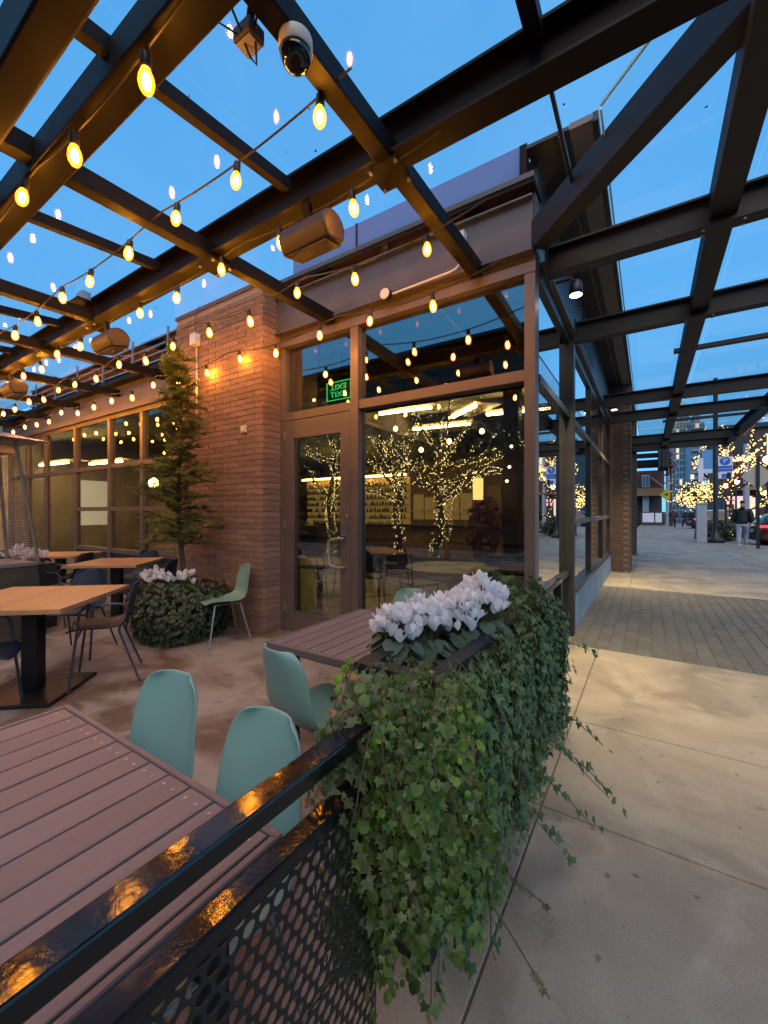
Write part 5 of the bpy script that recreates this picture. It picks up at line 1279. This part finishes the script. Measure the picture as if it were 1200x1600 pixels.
# diamond signs
p = at(1184, 744, Y=21.0); dsn = thing('diamond_sign_back', 'bare metal back of a diamond road sign on a dark post at the right edge', 'sign', (p.x, p.y, 0)); r_ = .50
MB().prism([(p.x - r_, p.z), (p.x, p.z - r_), (p.x + r_, p.z), (p.x, p.z + r_)], p.y, p.y + .012, 'y').build('plate', 'sign_back', dsn); MB().box(p.x - .05, p.x + .05, p.y - .06, p.y - .003, 0, p.z + .75).build('post', 'black_metal', dsn)
p = at(1166, 760, Y=31); gpost = thing('grey_pole', 'plain grey utility pole behind the walking person', 'pole', (p.x, p.y, 0)); MB().lathe([(.16, 0), (.13, 5.3)], (p.x, p.y, 0), 12).build('shaft', 'pale_post', gpost); MB().lathe([(.2, 0), (.2, .25), (.14, .35)], (p.x, p.y, 0), 12).build('foot', 'pale_post', gpost)
p = at(1041.5, 773, Y=52.0); ys_ = thing('yellow_diamond_sign', 'yellow diamond pedestrian warning sign on a pale pole', 'sign', (p.x, p.y, 0)); r_ = .62
MB().prism([(p.x - r_, p.z), (p.x, p.z - r_), (p.x + r_, p.z), (p.x, p.z + r_)], p.y - .1, p.y - .07, 'y').build('plate', 'sign_yellow', ys_)
fgm = MB(); fgm.box(p.x - .05, p.x + .06, p.y - .12, p.y - .1, p.z - .12, p.z + .14); fgm.box(p.x - .2, p.x + .18, p.y - .12, p.y - .1, p.z - .02, p.z + .04); fgm.build('pictogram', 'black_metal', ys_)
MB().lathe([(.12, 0), (.12, 6.6)], (p.x + .05, p.y + .1, 0), 10).build('pole', 'pale_post', ys_)
# neighbouring building beyond the crossing
NY = 54.0
nb = thing('brick_neighbour', 'red brick building with timber soffit and canopy beyond the crossing', 'building', (-4, NY, 0))
xl, xr = at(1000, 0, Y=NY).x - 9, at(1038, 0, Y=NY).x
def nz(py): return at(1020, py, Y=NY).z
MB().box(xl, xr, NY, NY + 14, nz(763), nz(735)).build('upper_storey', 'far_brick', nb); MB().box(xl, xr - .2, NY + .6, NY + 14, 0, nz(763)).build('ground_storey', 'far_dark_building', nb)
MB().box(xl, xr, NY - .8, NY + .55, nz(768), nz(763) - .01).build('timber_soffit', 'far_wood', nb); MB().box(xl, xr, NY - 1.0, NY - .82, nz(775), nz(763)).build('timber_fascia', 'far_wood', nb)
w0 = MB().box(at(1003, 0, Y=NY).x, at(1015, 0, Y=NY).x, NY - .05, NY - .01, nz(761), nz(742)).build('window', 'banner_white', nb); MB().box(at(1004, 0, Y=NY).x, at(1008.5, 0, Y=NY).x, NY - .08, NY - .055, nz(760), nz(743)).build('window_pane', 'tower_glass', w0); MB().box(at(1009.5, 0, Y=NY).x, at(1014, 0, Y=NY).x, NY - .08, NY - .055, nz(760), nz(743)).build('window_pane', 'tower_glass', w0)
MB().bar((at(1017, 0, Y=NY).x, NY - .3, nz(747)), (at(1037, 0, Y=NY).x, NY - .3, nz(762)), .12, .1).build('stair_rail', 'far_pale', nb)
for px in (1007, 1012): MB().box(at(px - 3, 0, Y=NY).x, at(px + 2, 0, Y=NY).x, NY - .2, NY + .3, 0, nz(770)).build('column', 'far_pale', nb)
for k, py in enumerate((704, 713, 721, 729, 733)): MB().box(xl, xr + .2 + .1 * k, NY - 6 + k, NY - 5.5 + k, nz(py), nz(py) + .45).build('canopy_beam', 'canopy_steel', nb)
for px in (1030, 1034, 1040): MB().box(at(px, 0, Y=NY - 1.2).x - .15, at(px, 0, Y=NY - 1.2).x + .15, NY - 6, NY - 1.1, nz(738), nz(700)).build('canopy_strut', 'canopy_steel', nb)
hb = thing('patio_barrier', 'low barrier with pale printed panels in front of the brick building', 'barrier', (at(1020, 0, Y=50).x, 50, 0))
MB().box(at(1001, 0, Y=50).x, at(1039, 0, Y=50).x, 50.0, 50.08, .05, at(1020, 800, Y=50).z + .02).build('frame', 'far_dark_building', hb)
for a_, b_ in ((1004, 1022), (1024, 1034)): MB().box(at(a_, 0, Y=49.97).x, at(b_, 0, Y=49.97).x, 49.95, 49.99, .35, 1.3).build('panel', 'banner_white', hb)
# red-leaved tree beside the pole
p = at(1047, 745, Y=50); rt = thing('red_leaf_tree', 'thin tree with dark red leaves beside the pale pole', 'tree', (p.x, p.y, 0)); MB().tube([(p.x, p.y, 0), (p.x + .1, p.y, 3.5), (p.x, p.y, 7.5)], [.12, .08, .03], 8).build('trunk', 'bark', rt); leafy(rt, (p.x, p.y, 6.0), .8, .7, 2.2, 130, .22, 'red_leaf', hollow=.2)
# towers
def tower(px0, px1, pytop, Y_, depth, wall, label, nx_, floors, lit, balcony=False):
    x0, x1 = at(px0, 0, Y=Y_).x, at(px1, 0, Y=Y_).x; H_ = at((px0 + px1) / 2, pytop, Y=Y_).z
    t = thing('apartment_tower', label, 'building', ((x0 + x1) / 2, Y_, 0), 'distant towers'); MB().box(x0, x1, Y_, Y_ + depth, 0, H_).build('wall', wall, t); MB().box(x0 + 1, x1 - 1, Y_ + 1, Y_ + depth - 1, H_, H_ + 3).build('roof_plant', wall, t)
    fh = H_ / floors; cw = (x1 - x0) / nx_; wm = {m_: MB().box(-cw * .36, cw * .36, -.14, -.004, -fh * .34, fh * .34).mesh('window', m_) for m_ in ('tower_glass', 'tower_lit')}
    for j in range(floors):
        for i in range(nx_):
            o = link('window', wm['tower_lit' if rnd() < lit else 'tower_glass'], t, Vector((x0 + cw * (i + .5), Y_, fh * (j + .5))) - t.location)
        if balcony: MB().box(x0 + .3, x1 + .6, Y_ - 1.2, Y_ - .16, fh * j + .1, fh * j + .35).build('balcony', 'far_pale', t)
    return t
tower(1046, 1077, 640, 170, 30, 'tower_wall', 'pale apartment tower with a grid of windows in the distance', 6, 17, .16)
tower(1078, 1101, 660, 150, 28, 'tower_wall_blue', 'blue-grey tower with balconies behind the banners', 3, 13, .1, True)
# brown building across the street on the right
rb = thing('brown_building', 'dark brown building at the end of the street behind the fairy lights', 'building', (22, 75, 0))
X0, Y0 = at(1130, 0, Y=75).x, 75.0
MB().box(X0, 60, Y0, 95, 0, 13.0).build('wall', 'brown_wall', rb); MB().box(X0 - .5, 60.5, Y0 - .5, 95.4, 13.0, 13.6).build('cornice', 'room_dark', rb); MB().box(X0 + 1, 50, Y0 - 2, Y0 - .01, 4.4, 4.8).build('awning', 'far_wood', rb)
for i in range(9):
    for j in range(3):
        wv = MB().box(X0 + 1.2 + i * 3.4, X0 + 3.4 + i * 3.4, Y0 - .08, Y0 - .01, .6 + j * 4.3, 3.4 + j * 4.3).build('window', 'tower_lit' if (i + j) % 3 == 0 else 'room_dark', rb); MB().box(X0 + 1.1 + i * 3.4, X0 + 3.5 + i * 3.4, Y0 - .2, Y0 - .09, .4 + j * 4.3, .58 + j * 4.3).build('sill', 'far_pale', rb)
pk = thing('pink_shop_sign', 'small pink and white lit shop sign above the walking person', 'sign', tuple(at(1155, 778, Y=39)))
p = at(1155, 778, Y=39.0); emit('pink_glow', (1, .45, .5), 1.3, False); MB().box(p.x - .7, p.x + .7, p.y - .1, p.y + .1, p.z - .1, p.z + .12).build('upper_panel', 'pink_glow', pk); MB().box(p.x - .8, p.x + .75, p.y - .1, p.y + .1, p.z - .45, p.z - .22).build('lower_panel', 'pink_glow', pk)

# parked red car, rear towards the sidewalk
def car(x, y, rz, label):
    t = thing('parked_car', label, 'car', (x, y, -.13))
    # stations along the length (x from rear 0 to front 4.5): z0, belt z, roof z, half widths
    stn = [(0.0, .50, .92, .93, .74, .70, .62), (.10, .36, .98, 1.02, .86, .80, .66), (.35, .28, 1.02, 1.36, .90, .85, .62), (.75, .25, 1.03, 1.60, .92, .88, .60), (1.4, .25, 1.02, 1.66, .92, .89, .62), (2.2, .25, 1.0, 1.64, .92, .89, .62), (2.8, .25, .98, 1.45, .92, .88, .62), (3.3, .25, .96, 1.02, .92, .87, .66), (3.9, .27, .90, .93, .90, .84, .60), (4.35, .32, .78, .80, .84, .76, .52), (4.5, .42, .68, .69, .72, .66, .45)]
    mb = MB(); k = 10
    for (sx, z0, zb_, zr_, wb, wbelt, wr) in stn:
        half = [(wb * .80, z0), (wb, z0 + .10), (wb + .015, (z0 + zb_) / 2), (wbelt, zb_), ((wbelt * .35 + wr * .65), zb_ + (zr_ - zb_) * .8), (wr * .7, zr_)]
        ring = [(-a, b) for a, b in half] + [(a, b) for a, b in reversed(half)]
        mb.v.extend([(sx, a, b) for a, b in ring])
    n = 12
    for i in range(len(stn) - 1):
        for j in range(n - 1):
            a = i * n + j; mb.f.append((a, a + 1, a + n + 1, a + n)); mb.mi.append(1 if (j in (3, 7) and 1 <= i <= 6) or (j in (4, 6, 5) and i in (1, 2, 6)) else 0)
        mb.f.append((i * n + n - 1, i * n, (i + 1) * n, (i + 1) * n + n - 1)); mb.mi.append(0)
    mb.f.append(tuple(range(n))); mb.mi.append(0); e = (len(stn) - 1) * n; mb.f.append(tuple(range(e, e + n))); mb.mi.append(0)
    o = link('body', mb.mesh('body', ['car_red', 'car_glass'], True), t)
    tyre = MB().lathe([(.20, -.10), (.30, -.11), (.335, -.07), (.335, .07), (.30, .11), (.20, .10)], (0, 0, 0), 24, (0, 1, 0)).mesh('tyre', 'tyre', True)
    rim = MB(); rim.lathe([(.205, -.09), (.205, .09)], (0, 0, 0), 24, (0, 1, 0))
    for s_ in range(5):
        a = 2 * pi * s_ / 5
        for sd in (-.112, .112): rim.bar((.04 * cos(a), sd, .04 * sin(a)), (.19 * cos(a), sd, .19 * sin(a)), .05, .012, up=(0, 1, 0))
    rm = rim.mesh('rim', ['car_chrome'])
    arch = MB().lathe([(.36, -.02), (.385, -.02), (.385, .02), (.36, .02)], (0, 0, 0), 24, (0, 1, 0)).mesh('wheel_arch', 'tyre')
    for wx in (.80, 3.55):
        for sy in (-1, 1):
            w_ = link('wheel', tyre, t, (wx, sy * .83, .335)); link('rim', rm, w_); a_ = link('wheel_arch', arch, t, (wx, sy * .915, .36))
    for sy in (-1, 1):
        link('tail_light', MB().box(.0, .34, sy * .86 - .04, sy * .86 + .04, .88, .98).mesh('tail_light', 'tail_red'), t); link('tail_light', MB().box(.03, .07, sy * .62 - .16, sy * .62 + .16, .86, .92).mesh('tail_light', 'tail_red'), t)
        link('headlight', MB().box(4.2, 4.38, sy * .68 - .12, sy * .68 + .12, .64, .72).mesh('headlight', 'car_chrome'), t); link('door_mirror', MB().box(3.0, 3.15, sy * 1.0 - .08, sy * 1.0 + .08, 1.0, 1.12).mesh('door_mirror', 'car_red'), t)
        for dx in (1.5, 2.4): link('door_handle', MB().box(dx, dx + .18, sy * .905 - .015, sy * .905 + .015, .86, .89).mesh('door_handle', 'car_chrome'), t)
    link('bumper', MB().box(-.06, .12, -.72, .72, .34, .55).mesh('bumper', 'tyre'), t); link('licence_plate', MB().box(-.035, .02, -.18, .18, .66, .80).mesh('licence_plate', 'far_pale'), t); link('roof_rail', MB().tube([(.8, -.58, 1.66), (2.5, -.58, 1.68)], .02, 6).mesh('roof_rail', 'car_chrome'), t)
    t.rotation_euler = (0, 0, rz); return t
p = at(1163, 853, Z=0); car(p.x + .45, p.y + 1.3, radians(4), 'dark red parked car with glowing tail light at the right edge')
p = at(1079, 826, Z=0); car(p.x, p.y + .5, radians(15), 'dark car partly hidden behind the pale post')

# ------------------------------------------------------------------ people
def skin_obj(name, joints, edges, parent, m, sub=1):
    "joints: (x,y,z,rx,ry) ; the surface is grown round the skeleton"
    me = bpy.data.meshes.new(name); me.from_pydata([j[:3] for j in joints], edges, []); me.materials.append(M[m])
    o = link(name, me, parent); sk = o.modifiers.new('skin', 'SKIN'); sk.use_smooth_shade = True; sk.branch_smoothing = .6
    lay = me.skin_vertices[0].data if me.skin_vertices else None
    if lay is None:
        bm = bmesh.new(); bm.from_mesh(me); bm.verts.layers.skin.verify(); bm.to_mesh(me); bm.free(); lay = me.skin_vertices[0].data
    for i, j in enumerate(joints): lay[i].radius = (j[3], j[4] if len(j) > 4 else j[3]); lay[i].use_root = (i == 0)
    ss = o.modifiers.new('smooth', 'SUBSURF'); ss.levels = sub; ss.render_levels = sub; return o
def person(x, y, rz, label, jacket, trousers, stride=.22, hood=True, h=1.78, z=0.0, shoe='shoe'):
    t = thing('person', label, 'person', (x, y, z), 'people walking on the sidewalk'); s = stride
    # faces +y; left leg back, right leg forward
    J = [(0, 0, .95, .10, .08), (0, 0, 1.12, .10, .075), (0, .01, 1.32, .11, .08), (0, .0, 1.46, .085, .07), (0, .01, 1.54, .05, .05), (0, .02, 1.60, .065, .075), (0, .02, 1.69, .075, .09), (0, .015, 1.76, .045, .055),
         (.19, 0, 1.43, .055), (.23, -.06, 1.16, .045), (.22, .05, .95, .035), (.215, .08, .87, .03), (-.19, 0, 1.43, .055), (-.23, .06, 1.16, .045), (-.22, .17, .98, .035), (-.215, .20, .90, .03),
         (.095, 0, .88, .07), (.10, s * .75, .50, .05), (.10, s * .85, .10, .035), (.10, s * .85 + .10, .05, .035), (-.095, 0, .88, .07), (-.10, -s * .35, .50, .05), (-.10, -s * 1.3, .17, .035), (-.10, -s * 1.3 + .06, .07, .035)]
    Ed = [(0, 1), (1, 2), (2, 3), (3, 4), (4, 5), (5, 6), (6, 7), (3, 8), (8, 9), (9, 10), (10, 11), (3, 12), (12, 13), (13, 14), (14, 15), (0, 16), (16, 17), (17, 18), (18, 19), (0, 20), (20, 21), (21, 22), (22, 23)]
    skin_obj('body', J, Ed, t, 'skin')
    Jj = [(0, 0, .84, .20, .15), (0, 0, 1.08, .20, .15), (0, .0, 1.32, .21, .15), (0, 0, 1.47, .15, .12), (.20, 0, 1.43, .09), (.25, -.04, 1.16, .085), (.225, .05, .93, .07), (-.20, 0, 1.43, .09), (-.25, .04, 1.16, .085), (-.225, .12, .93, .07)]
    skin_obj('jacket', Jj, [(0, 1), (1, 2), (2, 3), (3, 4), (4, 5), (5, 6), (3, 7), (7, 8), (8, 9)], t, jacket)
    Jl = [(0, 0, .93, .14, .11), (.098, 0, .84, .115), (.10, s * .75, .50, .082), (.10, s * .85, .13, .062), (-.098, 0, .84, .115), (-.10, -s * .35, .50, .082), (-.10, -s * 1.3, .20, .062)]
    skin_obj('trousers', Jl, [(0, 1), (1, 2), (2, 3), (0, 4), (4, 5), (5, 6)], t, trousers)
    skin_obj('hair', [(0, .0, 1.64, .075, .085), (0, .0, 1.71, .088, .10), (0, .01, 1.775, .06, .07)], [(0, 1), (1, 2)], t, 'hair')
    if hood: skin_obj('hood', [(-.08, -.08, 1.50, .06), (0, -.12, 1.49, .07), (.08, -.08, 1.50, .06)], [(0, 1), (1, 2)], t, jacket)
    for sx, yy_, zz in ((.10, s * .85, .0), (-.10, -s * 1.3, .06)):
        skin_obj('shoe', [(sx, yy_ - .05, zz + .05, .05, .045), (sx, yy_ + .06, zz + .045, .052, .04), (sx, yy_ + .16, zz + .035, .042, .03)], [(0, 1), (1, 2)], t, shoe)
    # hands with separate fingers
    for sx, bx in ((1, (.216, .09, .86)), (-1, (-.216, .21, .89))):
        b = Vector(bx); hm = MB(); hm.tube([b + Vector((0, -.01, .03)), b + Vector((0, .005, -.02)), b + Vector((0, .015, -.05))], [.028, .034, .03], 8)
        for k in range(4): q = b + Vector((-sx * .004, .034 - .019 * k, -.045)); hm.tube([q, q + Vector((-sx * .006, .004, -.03)), q + Vector((-sx * .018, .004, -.055 + .006 * abs(k - 1)))], [.010, .009, .006], 6)
        q = b + Vector((-sx * .01, .035, -.005)); hm.tube([q, q + Vector((-sx * .012, .022, -.022)), q + Vector((-sx * .016, .028, -.045))], [.011, .010, .007], 6)
        hm_ = link('hand', hm.mesh('hand', 'skin', True), t)
    fc_ = MB(); fc_.lathe([(.012, 0), (.006, .02)], (0, .115, 1.66), 6, (0, 1, 0))
    link('nose', fc_.mesh('nose', 'skin', True), t)
    t.rotation_euler = (0, 0, rz); k = h / 1.80; t.scale = (k, k, k); return t
p = at(1160, 857, Z=0); person(p.x, p.y, radians(-8), 'person in a black hooded jacket and pale jeans walking away', 'jacket_black', 'jeans', .26, True, 1.88)
p = at(1052, 827, Z=0); person(p.x, p.y, radians(0), 'distant person in all dark clothes walking near the pale pole', 'jacket_plum', 'dark_trousers', .12, True, 1.8)
p = at(1071, 826, Z=0); person(p.x, p.y, radians(60), 'distant person in a dark jacket striding beside the golden tree', 'jacket_black', 'dark_trousers', .34, False, 1.75)
p = at(1083, 826, Z=0); person(p.x, p.y + 1, radians(40), 'distant person in dark clothes closest to the pale post', 'jacket_black', 'dark_trousers', .2, False, 1.75)

# ------------------------------------------------------------------ block across the lane behind the camera, seen mirrored in the glass
bk = thing('opposite_block', 'dark brick block opposite the patio mirrored in the windows', 'building', (-8, -11, 0))
MB().box(-95, 5.0, -26, -11, 0, 9.0).build('wall', 'far_dark_building', bk); MB().box(-95.3, 5.3, -26, -10.7, 9.0, 9.4).build('cornice', 'room_dark', bk)
for i in range(13):
    for j in range(3): MB().box(-38 + i * 3.2, -36 + i * 3.2, -10.99, -10.92, .9 + 2.8 * j, 2.7 + 2.8 * j).build('window', 'tower_lit' if (i * 3 + j * 5) % 11 == 0 else 'room_dark', bk)

random.seed(77)
for k, (x, y, h, lab) in enumerate(((-5.2, -4.6, 4.6, 'fairy-lit leafy tree mirrored in the left windows'), (-9.5, -5.4, 5.0, 'second fairy-lit leafy tree mirrored farther left'), (-2.2, -6.5, 5.2, 'fairy-lit tree mirrored in the big window'), (-14.5, -4.8, 5.0, 'third fairy-lit leafy tree mirrored at the far left'))):
    lit_tree((x, y, 0), (x + .1, y, h * .5), [(.7, 1.0, .2, 1.0, .05), (.8, -1.1, -.1, .9, .05), (.95, .5, .4, 1.5, .05), (1, -.5, -.3, 1.6, .05), (.9, 1.4, -.3, .6, .04), (.85, -1.3, .3, 1.3, .04)], lab, 40 + k, nb=5, z0=.5)
    t_ = [o for o in bpy.data.objects if o.get('label') == lab][0]; t_['group'] = 'lit trees opposite the restaurant'
    leafy(t_, (x, y, h * .72), 1.9, 1.5, h * .34, 1500, .16, 'shrub_leaf')

lb = thing('side_building', 'low dark brick building closing the far left end of the patio', 'building', (-20, 4, 0))
MB().box(-26, -18, -11, 20, 0, 4.4).build('wall', 'far_dark_building', lb); MB().box(-26.2, -17.8, -11.2, 20.2, 4.4, 4.7).build('cornice', 'room_dark', lb)
for i in range(7): wv = MB().box(-17.99, -17.93, -9.5 + i * 2.2, -8.2 + i * 2.2, .9, 2.6).build('window', 'tower_lit' if i % 3 == 1 else 'room_dark', lb)
